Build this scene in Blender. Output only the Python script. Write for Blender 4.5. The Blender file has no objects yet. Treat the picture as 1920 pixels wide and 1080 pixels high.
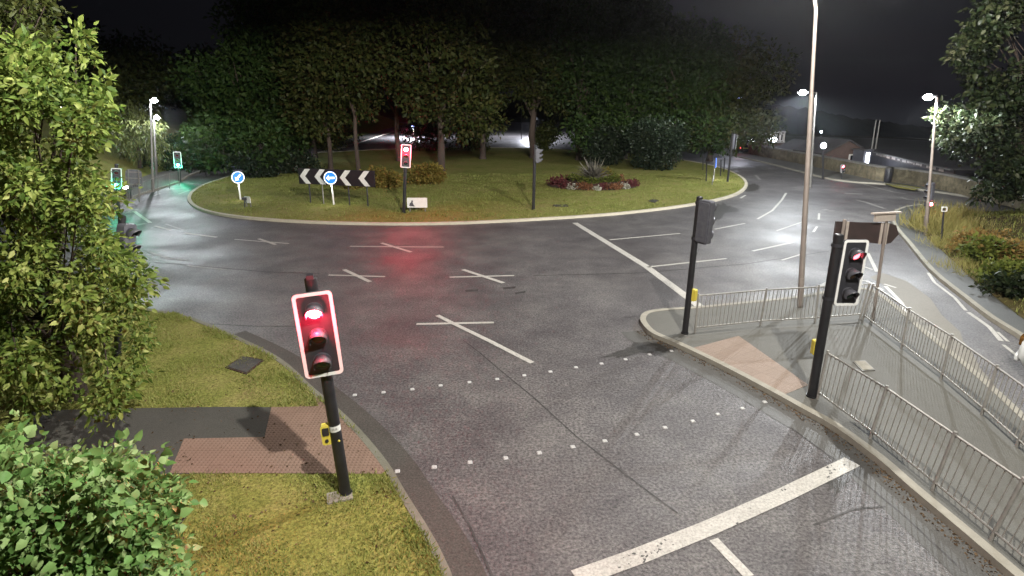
import bpy, math, random
import numpy as np
from mathutils import Vector, Matrix
from mathutils.geometry import tessellate_polygon

# ------------------------------------------------------------------ camera, world, light
S = bpy.context.scene
COL = S.collection
F, HZ, VPY, CAMH = 1080.0, 190.0, 4700.0, 5.7     # focal length, horizon row, vertical vanishing row (1920x1080 px), camera height
_s = (VPY - HZ) / F
_t = (_s - math.sqrt(_s * _s - 4)) / 2
PITCH = math.atan(_t)
PY = HZ + F * _t
cd = bpy.data.cameras.new("camera")
cam = bpy.data.objects.new("camera", cd)
COL.objects.link(cam)
cam.location = (0, 0, CAMH)
cam.rotation_euler = (math.pi / 2 - PITCH, 0, 0)
cd.sensor_width = 36.0
cd.lens = F / 1920 * 36.0
cd.shift_y = (PY - 540) / 1920
cd.clip_start = 0.05
cd.clip_end = 3000
S.camera = cam

w = bpy.data.worlds.new("World")
S.world = w
w.use_nodes = True
wn = w.node_tree
wn.nodes.clear()
sky = wn.nodes.new("ShaderNodeTexSky")
sky.sky_type = 'NISHITA'
sky.sun_disc = False
sky.sun_elevation = math.radians(-5)
sky.sun_rotation = math.radians(60)
bg = wn.nodes.new("ShaderNodeBackground")
bg.inputs["Strength"].default_value = 0.008
wn.links.new(sky.outputs[0], bg.inputs[0])
glow = wn.nodes.new("ShaderNodeBackground")          # town light on the cloud
gtc = wn.nodes.new("ShaderNodeTexCoord")
gsx = wn.nodes.new("ShaderNodeSeparateXYZ")
gmr = wn.nodes.new("ShaderNodeMapRange")             # brighter over the town to the east
gmr.inputs["From Min"].default_value = -0.6
gmr.inputs["From Max"].default_value = 0.6
gmr.inputs["To Min"].default_value = 0.0022
gmr.inputs["To Max"].default_value = 0.0065
gco = wn.nodes.new("ShaderNodeCombineColor")
gmb = wn.nodes.new("ShaderNodeMath")
gmb.operation = 'MULTIPLY'
gmb.inputs[1].default_value = 1.35
wn.links.new(gtc.outputs["Generated"], gsx.inputs[0])
wn.links.new(gsx.outputs[0], gmr.inputs[0])
wn.links.new(gmr.outputs[0], gmb.inputs[0])
wn.links.new(gmr.outputs[0], gco.inputs[0])
wn.links.new(gmr.outputs[0], gco.inputs[1])
wn.links.new(gmb.outputs[0], gco.inputs[2])
wn.links.new(gco.outputs[0], glow.inputs[0])
glow.inputs[1].default_value = 1.0
addw = wn.nodes.new("ShaderNodeAddShader")
wo = wn.nodes.new("ShaderNodeOutputWorld")
wn.links.new(bg.outputs[0], addw.inputs[0])
wn.links.new(glow.outputs[0], addw.inputs[1])
wn.links.new(addw.outputs[0], wo.inputs[0])

sd = bpy.data.lights.new("moon", 'SUN')
sd.energy = 0.01
sd.angle = math.radians(0.5)
sd.color = (0.8, 0.88, 1.0)
so = bpy.data.objects.new("moon", sd)
so.rotation_euler = (math.radians(40), 0, math.radians(60))
COL.objects.link(so)

S.view_settings.view_transform = 'Standard'
S.view_settings.look = 'None'
S.view_settings.exposure = 0.5
S.view_settings.gamma = 1
S.view_settings.use_curve_mapping = False
S.render.engine = 'CYCLES'
S.cycles.use_denoising = True
S.cycles.max_bounces = 5
S.cycles.sample_clamp_indirect = 4.0
S.cycles.caustics_reflective = False
S.cycles.caustics_refractive = False

BATWING = 1.6
LAMP = 1.0          # overall lamp factor

# ------------------------------------------------------------------ helpers
rnd = random.Random(7)
rng = np.random.default_rng(7)


def ray(px, py):
    x = (px - 960) / F
    y = (PY - py) / F
    return Vector((x, math.cos(PITCH) + y * math.sin(PITCH), -math.sin(PITCH) + y * math.cos(PITCH)))


def G(px, py, z=0.0):
    d = ray(px, py)
    return Vector((0, 0, CAMH)) + d * ((z - CAMH) / d.z)


def AT(px, py, depth):
    d = ray(px, py)
    return Vector((0, 0, CAMH)) + d * (depth / d.y)


def mast(b, t, z=0.1):
    B = G(b[0], b[1], z)
    d = ray(*t)
    k = (d.x * B.x + d.y * B.y) / (d.x ** 2 + d.y ** 2)
    return B, Vector((0, 0, CAMH)) + d * k


def frame(B, T, yaw=0.0):
    """local frame at B, z towards T; the front of the thing is local -y and looks to (sin yaw, -cos yaw)"""
    a = math.radians(yaw)
    z = (T - B).normalized()
    f = Vector((math.sin(a), -math.cos(a), 0))
    y = -(f - z * f.dot(z)).normalized()
    x = y.cross(z)
    M = Matrix((x, y, z)).transposed().to_4x4()
    M.translation = B
    return M


def flat(B, yaw=0.0):
    return frame(Vector(B), Vector(B) + Vector((0, 0, 1)), yaw)


class MB:
    def __init__(s):
        s.v, s.f, s.sm = [], [], []

    def add(s, vs, fs, smooth=False):
        o = len(s.v)
        s.v += [tuple(v) for v in vs]
        s.f += [tuple(i + o for i in q) for q in fs]
        s.sm += [smooth] * len(fs)
        return s

    def box(s, c, d, M=None):
        x, y, z = d[0] / 2, d[1] / 2, d[2] / 2
        vs = [Vector((sx * x, sy * y, sz * z)) for sz in (-1, 1) for sy in (-1, 1) for sx in (-1, 1)]
        if M:
            vs = [M @ v for v in vs]
        vs = [v + Vector(c) for v in vs]
        return s.add(vs, [(0, 2, 3, 1), (4, 5, 7, 6), (0, 1, 5, 4), (2, 6, 7, 3), (0, 4, 6, 2), (1, 3, 7, 5)])

    def tube(s, pts, rs, n=10, caps=True):
        pts = [Vector(p) for p in pts]
        if not hasattr(rs, '__len__'):
            rs = [rs] * len(pts)
        vs = []
        ref = None
        for i, p in enumerate(pts):
            d = (pts[min(i + 1, len(pts) - 1)] - pts[max(i - 1, 0)]).normalized()
            if ref is None:
                ref = Vector((1, 0, 0)) if abs(d.x) < 0.9 else Vector((0, 1, 0))
            u = (ref - d * ref.dot(d)).normalized()
            ref = u
            v = d.cross(u)
            for k in range(n):
                a = 2 * math.pi * k / n
                vs.append(p + (u * math.cos(a) + v * math.sin(a)) * rs[i])
        fs = []
        for i in range(len(pts) - 1):
            for k in range(n):
                a, b = i * n + k, i * n + (k + 1) % n
                fs.append((a, b, b + n, a + n))
        s.add(vs, fs, True)
        if caps:
            m = (len(pts) - 1) * n
            s.add(vs[:n], [tuple(range(n - 1, -1, -1))])
            s.add(vs[m:], [tuple(range(n))])
        return s

    def prism(s, poly, z0, z1, M=None):
        """poly in xy, extruded in z; M maps"""
        n = len(poly)
        vs = [Vector((p[0], p[1], z0)) for p in poly] + [Vector((p[0], p[1], z1)) for p in poly]
        if M:
            vs = [M @ v for v in vs]
        tri = tessellate_polygon([[Vector((p[0], p[1], 0)) for p in poly]])
        fs = [tuple(t) for t in tri] + [tuple(i + n for i in t) for t in tri]
        fs += [(i, (i + 1) % n, (i + 1) % n + n, i + n) for i in range(n)]
        return s.add(vs, fs)

    def sheet(s, poly, z):
        tri = tessellate_polygon([[Vector((p[0], p[1], 0)) for p in poly]])
        return s.add([(p[0], p[1], z if not callable(z) else z(p)) for p in poly], [tuple(t) for t in tri])

    def ring(s, outer, inner, z0, z1, M=None):
        n = len(outer)
        vs = []
        for z in (z0, z1):
            vs += [Vector((p[0], p[1], z)) for p in outer] + [Vector((p[0], p[1], z)) for p in inner]
        if M:
            vs = [M @ v for v in vs]
        fs = []
        for i in range(n):
            j = (i + 1) % n
            fs += [(i, j, n + j, n + i), (2 * n + i, 3 * n + i, 3 * n + j, 2 * n + j), (i, 2 * n + i, 2 * n + j, j), (n + i, n + j, 3 * n + j, 3 * n + i)]
        return s.add(vs, fs)

    def ball(s, c, r, nu=12, nv=8):
        if not hasattr(r, '__len__'):
            r = (r, r, r)
        vs = [Vector((c[0], c[1], c[2] - r[2]))]
        for j in range(1, nv):
            b = -math.pi / 2 + math.pi * j / nv
            for i in range(nu):
                a = 2 * math.pi * i / nu
                vs.append(Vector((c[0] + r[0] * math.cos(b) * math.cos(a), c[1] + r[1] * math.cos(b) * math.sin(a), c[2] + r[2] * math.sin(b))))
        vs.append(Vector((c[0], c[1], c[2] + r[2])))
        fs = [(0, 1 + (i + 1) % nu, 1 + i) for i in range(nu)]
        for j in range(nv - 2):
            for i in range(nu):
                a, b = 1 + j * nu + i, 1 + j * nu + (i + 1) % nu
                fs.append((a, b, b + nu, a + nu))
        l = len(vs) - 1
        fs += [(l, l - nu + i, l - nu + (i + 1) % nu) for i in range(nu)]
        return s.add(vs, fs, True)

    def build(s, name, mat, parent=None, M=None):
        me = bpy.data.meshes.new(name)
        me.from_pydata(s.v, [], s.f)
        me.polygons.foreach_set("use_smooth", s.sm)
        me.update()
        o = bpy.data.objects.new(name, me)
        me.materials.append(mat)
        COL.objects.link(o)
        if parent is not None:
            o.parent = parent
        if M is not None:
            o.matrix_world = M
        return o


def tag(o, label=None, cat=None, group=None, kind=None):
    if label:
        o["label"] = label
    if cat:
        o["category"] = cat
    if group:
        o["group"] = group
    if kind:
        o["kind"] = kind
    return o


def thing(name, label, cat, M, group=None):
    o = bpy.data.objects.new(name, None)
    o.empty_display_size = 0.2
    COL.objects.link(o)
    o.matrix_world = M
    return tag(o, label, cat, group)


def light(name, kind, loc, power, color, parent=None, size=0.15, spot=None, blend=0.4, aim=None):
    l = bpy.data.lights.new(name, kind)
    l.energy = power * LAMP
    l.color = color
    if kind in ('POINT', 'SPOT'):
        l.shadow_soft_size = size
    if kind == 'SPOT':
        l.spot_size = math.radians(spot)
        l.spot_blend = blend
    if kind == 'SPOT' and spot > 155:          # street lantern optics: throws more light sideways than straight down
        l.use_nodes = True
        nt = l.node_tree
        e = nt.nodes["Emission"]
        tc = N(nt, "ShaderNodeTexCoord")
        sx = N(nt, "ShaderNodeSeparateXYZ")
        ab = N(nt, "ShaderNodeMath", operation='ABSOLUTE')
        ad = N(nt, "ShaderNodeMath", operation='ADD')
        ad.inputs[1].default_value = 0.19
        pw = N(nt, "ShaderNodeMath", operation='POWER')
        pw.inputs[1].default_value = -BATWING
        nt.links.new(tc.outputs["Normal"], sx.inputs[0])
        nt.links.new(sx.outputs[2], ab.inputs[0])
        nt.links.new(ab.outputs[0], ad.inputs[0])
        nt.links.new(ad.outputs[0], pw.inputs[0])
        nt.links.new(pw.outputs[0], e.inputs["Strength"])
    o = bpy.data.objects.new(name, l)
    COL.objects.link(o)
    if parent:
        o.parent = parent
    o.location = loc
    if aim is not None:
        o.rotation_euler = Vector(aim).to_track_quat('-Z', 'Y').to_euler()
    return o


def rrect(w, h, r, n=5):
    pts = []
    for cx, cy, a0 in ((w / 2 - r, h / 2 - r, 0), (-w / 2 + r, h / 2 - r, 90), (-w / 2 + r, -h / 2 + r, 180), (w / 2 - r, -h / 2 + r, 270)):
        for k in range(n + 1):
            a = math.radians(a0 + 90 * k / n)
            pts.append((cx + r * math.cos(a), cy + r * math.sin(a)))
    return pts


def circ(r, n=28, cx=0, cy=0):
    return [(cx + r * math.cos(2 * math.pi * k / n), cy + r * math.sin(2 * math.pi * k / n)) for k in range(n)]


def face(y, x=0, z=0):
    """maps a 2-D outline (x, y) extruded in +z to a plate that stands upright and whose extrusion runs to -y (the front)"""
    return Matrix(((1, 0, 0, x), (0, 0, -1, y), (0, 1, 0, z), (0, 0, 0, 1)))


# ------------------------------------------------------------------ materials
def N(nt, t, **k):
    n = nt.nodes.new(t)
    for a, b in k.items():
        setattr(n, a, b)
    return n


def mat(name, color, rough=0.6, metal=0.0, spec=0.5, var=None, scale=6.0, bump=0.0, bscale=40.0, detail=4.0):
    m = bpy.data.materials.new(name)
    m.use_nodes = True
    nt = m.node_tree
    b = nt.nodes["Principled BSDF"]
    b.inputs["Roughness"].default_value = rough
    b.inputs["Metallic"].default_value = metal
    b.inputs["Specular IOR Level"].default_value = spec
    b.inputs["Base Color"].default_value = (*color, 1)
    tc = N(nt, "ShaderNodeTexCoord")
    if var:
        no = N(nt, "ShaderNodeTexNoise")
        no.inputs["Scale"].default_value = scale
        no.inputs["Detail"].default_value = detail
        nt.links.new(tc.outputs["Object"], no.inputs["Vector"])
        r = N(nt, "ShaderNodeValToRGB")
        r.color_ramp.elements[0].position = 0.3
        r.color_ramp.elements[0].color = (*color, 1)
        r.color_ramp.elements[1].position = 0.7
        r.color_ramp.elements[1].color = (*var, 1)
        nt.links.new(no.outputs[0], r.inputs[0])
        nt.links.new(r.outputs[0], b.inputs["Base Color"])
    if bump:
        nb = N(nt, "ShaderNodeTexNoise")
        nb.inputs["Scale"].default_value = bscale
        nb.inputs["Detail"].default_value = 3
        nt.links.new(tc.outputs["Object"], nb.inputs["Vector"])
        bp = N(nt, "ShaderNodeBump")
        bp.inputs["Strength"].default_value = bump
        bp.inputs["Distance"].default_value = 0.02
        nt.links.new(nb.outputs[0], bp.inputs["Height"])
        nt.links.new(bp.outputs[0], b.inputs["Normal"])
    return m


def emit(name, color, strength):
    m = bpy.data.materials.new(name)
    m.use_nodes = True
    nt = m.node_tree
    b = nt.nodes["Principled BSDF"]
    b.inputs["Base Color"].default_value = (*[min(c, 0.8) for c in color], 1)
    b.inputs["Emission Color"].default_value = (*color, 1)
    b.inputs["Emission Strength"].default_value = strength
    return m


def ground_mat(name, stops, scales, rough=0.9, spec=0.3, bump=0.3, bscale=30.0, speck=None, rvar=None):
    """stops: colours mixed by a wide noise; speck: (scale, dark, light, amount) fine grain multiplied in"""
    m = bpy.data.materials.new(name)
    m.use_nodes = True
    nt = m.node_tree
    b = nt.nodes["Principled BSDF"]
    b.inputs["Roughness"].default_value = rough
    b.inputs["Specular IOR Level"].default_value = spec
    tc = N(nt, "ShaderNodeTexCoord")
    acc = None
    for sc, wgt in scales:
        no = N(nt, "ShaderNodeTexNoise")
        no.inputs["Scale"].default_value = sc
        no.inputs["Detail"].default_value = 5
        no.inputs["Roughness"].default_value = 0.62
        nt.links.new(tc.outputs["Object"], no.inputs["Vector"])
        mu = N(nt, "ShaderNodeMath", operation='MULTIPLY')
        mu.inputs[1].default_value = wgt
        nt.links.new(no.outputs[0], mu.inputs[0])
        if acc is None:
            acc = mu.outputs[0]
        else:
            ad = N(nt, "ShaderNodeMath", operation='ADD')
            nt.links.new(acc, ad.inputs[0])
            nt.links.new(mu.outputs[0], ad.inputs[1])
            acc = ad.outputs[0]
    r = N(nt, "ShaderNodeValToRGB")
    el = r.color_ramp.elements
    while len(el) < len(stops):
        el.new(0.5)
    for e, (p, c) in zip(el, stops):
        e.position = p
        e.color = (*c, 1)
    nt.links.new(acc, r.inputs[0])
    colr = r.outputs[0]
    if speck:
        sc, lo, hi, p0, p1 = speck
        no = N(nt, "ShaderNodeTexNoise")
        no.inputs["Scale"].default_value = sc
        no.inputs["Detail"].default_value = 2.5
        no.inputs["Roughness"].default_value = 0.7
        nt.links.new(tc.outputs["Object"], no.inputs["Vector"])
        mr = N(nt, "ShaderNodeMapRange")
        mr.inputs["From Min"].default_value = p0
        mr.inputs["From Max"].default_value = p1
        mr.inputs["To Min"].default_value = lo
        mr.inputs["To Max"].default_value = hi
        nt.links.new(no.outputs[0], mr.inputs[0])
        mx = N(nt, "ShaderNodeMix", data_type='RGBA', blend_type='MULTIPLY')
        mx.inputs[0].default_value = 1
        nt.links.new(colr, mx.inputs[6])
        nt.links.new(mr.outputs[0], mx.inputs[7])
        colr = mx.outputs[2]
    nt.links.new(colr, b.inputs["Base Color"])
    if rvar:
        mr = N(nt, "ShaderNodeMapRange")
        mr.inputs["From Min"].default_value = 0.35
        mr.inputs["From Max"].default_value = 0.65
        mr.inputs["To Min"].default_value = rvar[0]
        mr.inputs["To Max"].default_value = rvar[1]
        no = N(nt, "ShaderNodeTexNoise")
        no.inputs["Scale"].default_value = 0.35
        no.inputs["Detail"].default_value = 4
        nt.links.new(tc.outputs["Object"], no.inputs["Vector"])
        nt.links.new(no.outputs[0], mr.inputs[0])
        nt.links.new(mr.outputs[0], b.inputs["Roughness"])
    if bump:
        nb = N(nt, "ShaderNodeTexNoise")
        nb.inputs["Scale"].default_value = bscale
        nb.inputs["Detail"].default_value = 3
        nt.links.new(tc.outputs["Object"], nb.inputs["Vector"])
        bp = N(nt, "ShaderNodeBump")
        bp.inputs["Strength"].default_value = bump
        bp.inputs["Distance"].default_value = 0.02
        nt.links.new(nb.outputs[0], bp.inputs["Height"])
        nt.links.new(bp.outputs[0], b.inputs["Normal"])
    return m


def leaf_mat(name, cols, trans=0.25, rough=0.5, spec=0.18):
    m = bpy.data.materials.new(name)
    m.use_nodes = True
    nt = m.node_tree
    b = nt.nodes["Principled BSDF"]
    out = nt.nodes["Material Output"]
    g = N(nt, "ShaderNodeNewGeometry")
    r = N(nt, "ShaderNodeValToRGB")
    el = r.color_ramp.elements
    while len(el) < len(cols):
        el.new(0.5)
    for i, c in enumerate(cols):
        el[i].position = i / (len(cols) - 1)
        el[i].color = (*c, 1)
    tc = N(nt, "ShaderNodeTexCoord")
    no = N(nt, "ShaderNodeTexNoise")
    no.inputs["Scale"].default_value = 0.7
    no.inputs["Detail"].default_value = 2
    nt.links.new(tc.outputs["Object"], no.inputs["Vector"])
    ma = N(nt, "ShaderNodeMath", operation='MULTIPLY_ADD')     # 0.55*random + noise - 0.27
    ma.inputs[1].default_value = 0.6
    nt.links.new(g.outputs["Random Per Island"], ma.inputs[0])
    sb = N(nt, "ShaderNodeMath", operation='SUBTRACT')
    sb.inputs[1].default_value = 0.3
    nt.links.new(no.outputs[0], sb.inputs[0])
    nt.links.new(sb.outputs[0], ma.inputs[2])
    nt.links.new(ma.outputs[0], r.inputs[0])
    nt.links.new(r.outputs[0], b.inputs["Base Color"])
    b.inputs["Roughness"].default_value = rough
    b.inputs["Specular IOR Level"].default_value = spec
    tr = N(nt, "ShaderNodeBsdfTranslucent")
    nt.links.new(r.outputs[0], tr.inputs[0])
    mx = N(nt, "ShaderNodeMixShader")
    mx.inputs[0].default_value = trans
    nt.links.new(b.outputs[0], mx.inputs[1])
    nt.links.new(tr.outputs[0], mx.inputs[2])
    nt.links.new(mx.outputs[0], out.inputs[0])
    return m


M_ = {}
M_['asphalt'] = ground_mat("asphalt", [(0.39, (0.068, 0.062, 0.064)), (0.50, (0.103, 0.096, 0.096)), (0.61, (0.150, 0.142, 0.136))], [(0.16, 0.42), (0.9, 0.38), (6.0, 0.2)],
                           rough=0.5, spec=0.33, bump=0.55, bscale=55, speck=(21.0, 0.42, 1.55, 0.34, 0.66), rvar=(0.44, 0.62))
M_['smooth_asphalt'] = ground_mat("smooth asphalt", [(0.3, (0.072, 0.070, 0.066)), (0.7, (0.105, 0.102, 0.096))], [(0.8, 0.6), (9, 0.4)], rough=0.6, bump=0.15, bscale=60, speck=(45.0, 0.8, 1.2, 0.35, 0.65))
M_['footway'] = ground_mat("footway asphalt", [(0.3, (0.096, 0.093, 0.082)), (0.7, (0.126, 0.122, 0.108))], [(0.5, 0.6), (7, 0.4)], rough=0.75, bump=0.15, bscale=50, speck=(40.0, 0.85, 1.15, 0.35, 0.65))
M_['dark_path'] = ground_mat("dark path asphalt", [(0.3, (0.056, 0.054, 0.047)), (0.7, (0.078, 0.074, 0.064))], [(0.6, 0.6), (7, 0.4)], rough=0.8, bump=0.2, bscale=50, speck=(40.0, 0.8, 1.2, 0.35, 0.65))
M_['tan'] = ground_mat("tan surfacing", [(0.3, (0.165, 0.150, 0.122)), (0.7, (0.20, 0.182, 0.15))], [(0.6, 0.5), (8, 0.5)], rough=0.7, bump=0.2, bscale=60, speck=(40.0, 0.85, 1.15, 0.35, 0.65))
M_['pink'] = ground_mat("red blister paving", [(0.3, (0.200, 0.128, 0.095)), (0.7, (0.240, 0.160, 0.122))], [(0.9, 0.5), (10, 0.5)], rough=0.8, bump=0.2, bscale=25)
M_['pale_pink'] = ground_mat("pale buff blister paving", [(0.3, (0.235, 0.178, 0.142)), (0.7, (0.27, 0.208, 0.168))], [(0.9, 0.5), (10, 0.5)], rough=0.8, bump=0.2, bscale=25)


def blisters(m, pitch=0.066, slab=0.4, rot=0.2):
    nt = m.node_tree
    b = nt.nodes["Principled BSDF"]
    tc = N(nt, "ShaderNodeTexCoord")
    mp = N(nt, "ShaderNodeMapping")
    mp.inputs["Rotation"].default_value = (0, 0, rot)
    nt.links.new(tc.outputs["Object"], mp.inputs[0])
    sx = N(nt, "ShaderNodeSeparateXYZ")
    nt.links.new(mp.outputs[0], sx.inputs[0])
    acc = None
    for i in (0, 1):
        k = N(nt, "ShaderNodeMath", operation='MULTIPLY')
        k.inputs[1].default_value = math.pi / pitch
        s = N(nt, "ShaderNodeMath", operation='SINE')
        ab = N(nt, "ShaderNodeMath", operation='ABSOLUTE')
        nt.links.new(sx.outputs[i], k.inputs[0])
        nt.links.new(k.outputs[0], s.inputs[0])
        nt.links.new(s.outputs[0], ab.inputs[0])
        if acc is None:
            acc = ab.outputs[0]
        else:
            mu = N(nt, "ShaderNodeMath", operation='MULTIPLY')
            nt.links.new(acc, mu.inputs[0])
            nt.links.new(ab.outputs[0], mu.inputs[1])
            acc = mu.outputs[0]
    mr = N(nt, "ShaderNodeMapRange")
    mr.inputs["From Min"].default_value = 0.45
    mr.inputs["From Max"].default_value = 0.75
    nt.links.new(acc, mr.inputs[0])
    bp = N(nt, "ShaderNodeBump")
    bp.inputs["Strength"].default_value = 1.0
    bp.inputs["Distance"].default_value = 0.006
    nt.links.new(mr.outputs[0], bp.inputs["Height"])
    nt.links.new(bp.outputs[0], b.inputs["Normal"])
    br = N(nt, "ShaderNodeTexBrick", offset=0.0)
    br.inputs["Scale"].default_value = 1.0
    br.inputs["Brick Width"].default_value = slab
    br.inputs["Row Height"].default_value = slab
    br.inputs["Mortar Size"].default_value = 0.008
    br.inputs["Color1"].default_value = (0.95, 0.95, 0.95, 1)
    br.inputs["Color2"].default_value = (1.05, 1.05, 1.05, 1)
    br.inputs["Mortar"].default_value = (0.86, 0.86, 0.84, 1)
    nt.links.new(mp.outputs[0], br.inputs[0])
    src = b.inputs["Base Color"].links[0].from_socket
    mx = N(nt, "ShaderNodeMix", data_type='RGBA', blend_type='MULTIPLY')
    mx.inputs[0].default_value = 1
    nt.links.new(src, mx.inputs[6])
    nt.links.new(br.outputs[0], mx.inputs[7])
    nt.links.new(mx.outputs[2], b.inputs["Base Color"])


blisters(M_['pink'], rot=0.0)
blisters(M_['pale_pink'], rot=-0.55)
M_['kerb'] = ground_mat("kerb concrete", [(0.3, (0.20, 0.185, 0.150)), (0.7, (0.33, 0.31, 0.26))], [(0.6, 0.5), (5, 0.5)], rough=0.8, bump=0.2, bscale=30)
M_['dull_kerb'] = ground_mat("dull kerb concrete", [(0.3, (0.13, 0.125, 0.095)), (0.7, (0.21, 0.20, 0.16))], [(0.6, 0.5), (5, 0.5)], rough=0.85, bump=0.2, bscale=30)
M_['channel'] = ground_mat("worn channel", [(0.3, (0.058, 0.052, 0.046)), (0.7, (0.085, 0.077, 0.068))], [(0.9, 0.6), (9, 0.4)], rough=0.7, bump=0.2, bscale=60, speck=(30.0, 0.7, 1.3, 0.35, 0.65))
M_['mid_path'] = ground_mat("grey path asphalt", [(0.3, (0.070, 0.072, 0.070)), (0.7, (0.10, 0.102, 0.098))], [(0.6, 0.6), (7, 0.4)], rough=0.6, bump=0.2, bscale=50, speck=(40.0, 0.8, 1.2, 0.35, 0.65))
M_['pale_kerb'] = ground_mat("pale kerb concrete", [(0.3, (0.40, 0.36, 0.28)), (0.7, (0.55, 0.50, 0.40))], [(0.6, 0.5), (5, 0.5)], rough=0.8, bump=0.2, bscale=30)
M_['grass'] = ground_mat("mown grass", [(0.34, (0.118, 0.132, 0.032)), (0.46, (0.182, 0.192, 0.048)), (0.56, (0.225, 0.207, 0.068)), (0.68, (0.205, 0.150, 0.072))], [(0.25, 0.45), (1.6, 0.35), (14, 0.2)],
                          rough=0.95, spec=0.1, bump=0.8, bscale=22, speck=(24.0, 0.55, 1.45, 0.33, 0.67))
M_['bank'] = ground_mat("rough bank", [(0.32, (0.030, 0.040, 0.012)), (0.5, (0.075, 0.060, 0.025)), (0.7, (0.110, 0.070, 0.035))], [(0.3, 0.5), (2, 0.3), (12, 0.2)], rough=0.95, spec=0.1, bump=0.8, bscale=14)
M_['earth'] = ground_mat("dark earth", [(0.3, (0.03, 0.032, 0.014)), (0.7, (0.05, 0.045, 0.02))], [(0.1, 0.6), (1.5, 0.4)], rough=0.95, bump=0.5, bscale=6)
M_['soil'] = ground_mat("bed soil", [(0.3, (0.030, 0.020, 0.014)), (0.7, (0.07, 0.04, 0.03))], [(2, 0.6), (12, 0.4)], rough=0.95, bump=0.8, bscale=10)
M_['paint'] = ground_mat("worn road paint", [(0.3, (0.34, 0.325, 0.295)), (0.7, (0.50, 0.485, 0.445))], [(1.2, 0.5), (12, 0.5)], rough=0.6, bump=0.2, bscale=60, speck=(30.0, 0.75, 1.2, 0.3, 0.6))
M_['faint_paint'] = ground_mat("worn thin road paint", [(0.3, (0.16, 0.155, 0.145)), (0.7, (0.30, 0.29, 0.27))], [(2, 0.5), (14, 0.5)], rough=0.6, bump=0.2, bscale=60, speck=(30.0, 0.6, 1.3, 0.3, 0.6))
M_['tar'] = mat("tar joint", (0.022, 0.021, 0.020), 0.7, var=(0.075, 0.07, 0.068), scale=5)
M_['stain'] = ground_mat("oil stained asphalt", [(0.3, (0.030, 0.028, 0.026)), (0.7, (0.055, 0.052, 0.048))], [(1.5, 0.5), (9, 0.5)], rough=0.5, bump=0.4, bscale=55, speck=(30.0, 0.5, 1.6, 0.34, 0.66))
M_['stud'] = mat("stud aluminium", (0.50, 0.49, 0.47), 0.45, var=(0.40, 0.40, 0.40), scale=30)
M_['black'] = mat("black paint", (0.012, 0.012, 0.014), 0.38, var=(0.022, 0.022, 0.024), scale=8, bump=0.05, bscale=20)
M_['blackp'] = mat("black plastic", (0.020, 0.020, 0.024), 0.45, var=(0.03, 0.03, 0.035), scale=12)
M_['grey_plastic'] = mat("grey plastic", (0.06, 0.06, 0.075), 0.45, var=(0.09, 0.09, 0.10), scale=12)
M_['white'] = mat("white reflective border", (0.70, 0.70, 0.68), 0.4, var=(0.62, 0.62, 0.60), scale=9)
M_['galv'] = mat("galvanised steel", (0.28, 0.27, 0.25), 0.5, metal=0.35, var=(0.40, 0.38, 0.35), scale=9, bump=0.05, bscale=40)
M_['dull_galv'] = mat("dull grey steel", (0.14, 0.135, 0.125), 0.55, metal=0.2, var=(0.20, 0.19, 0.175), scale=7)
M_['column'] = mat("column paint", (0.21, 0.175, 0.155), 0.5, metal=0.15, var=(0.28, 0.24, 0.21), scale=3, bump=0.05, bscale=25)
M_['yellow'] = mat("yellow plastic", (0.62, 0.50, 0.06), 0.4, var=(0.7, 0.58, 0.10), scale=10)
M_['sign_back'] = mat("sign back", (0.035, 0.025, 0.024), 0.55, var=(0.055, 0.036, 0.034), scale=3)
M_['batten'] = mat("sign batten", (0.36, 0.31, 0.27), 0.5, var=(0.44, 0.38, 0.33), scale=10)
M_['stone'] = ground_mat("rubble stone", [(0.34, (0.045, 0.038, 0.026)), (0.5, (0.105, 0.09, 0.058)), (0.66, (0.20, 0.17, 0.11))], [(0.9, 0.5), (3.5, 0.5)], rough=0.9, bump=0.8, bscale=4)
M_['bark'] = ground_mat("bark", [(0.3, (0.035, 0.026, 0.020)), (0.7, (0.075, 0.055, 0.045))], [(1.5, 0.5), (9, 0.5)], rough=0.95, bump=0.9, bscale=12)
M_['hill'] = ground_mat("wooded hill", [(0.3, (0.010, 0.012, 0.008)), (0.7, (0.022, 0.022, 0.014))], [(0.05, 0.6), (0.4, 0.4)], rough=1, spec=0, bump=0.6, bscale=0.3)
M_['brick'] = mat("brick", (0.055, 0.035, 0.028), 0.85, var=(0.085, 0.052, 0.042), scale=3, bump=0.3, bscale=12)
M_['render_wall'] = mat("pale render", (0.34, 0.35, 0.36), 0.8, var=(0.42, 0.43, 0.44), scale=1.5)
M_['dark_wall'] = mat("dark cladding", (0.028, 0.028, 0.036), 0.7, var=(0.04, 0.04, 0.05), scale=2)
M_['roof'] = mat("dark roof", (0.035, 0.033, 0.034), 0.7, var=(0.055, 0.05, 0.05), scale=3)
M_['stonepale'] = mat("pale stone trim", (0.42, 0.40, 0.37), 0.7, var=(0.5, 0.48, 0.45), scale=3)
M_['glass_dark'] = mat("dark glass", (0.01, 0.012, 0.015), 0.1)
M_['iron'] = mat("cast iron", (0.03, 0.03, 0.028), 0.6, var=(0.06, 0.055, 0.05), scale=9, bump=0.4, bscale=18)
M_['blue_sign'] = emit("lit blue sign", (0.015, 0.16, 0.80), 0.75)
M_['blue_sign_dim'] = emit("dim blue sign", (0.03, 0.10, 0.75), 0.9)
M_['white_sign'] = emit("lit white symbol", (0.85, 0.93, 1.0), 1.1)
M_['hood'] = mat("sign lamp hood", (0.02, 0.02, 0.05), 0.5)
M_['chev_white'] = mat("chevron white", (0.72, 0.72, 0.70), 0.45, var=(0.62, 0.62, 0.60), scale=5)
M_['chev_black'] = mat("chevron black", (0.014, 0.010, 0.014), 0.45, var=(0.022, 0.016, 0.02), scale=5)
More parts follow.
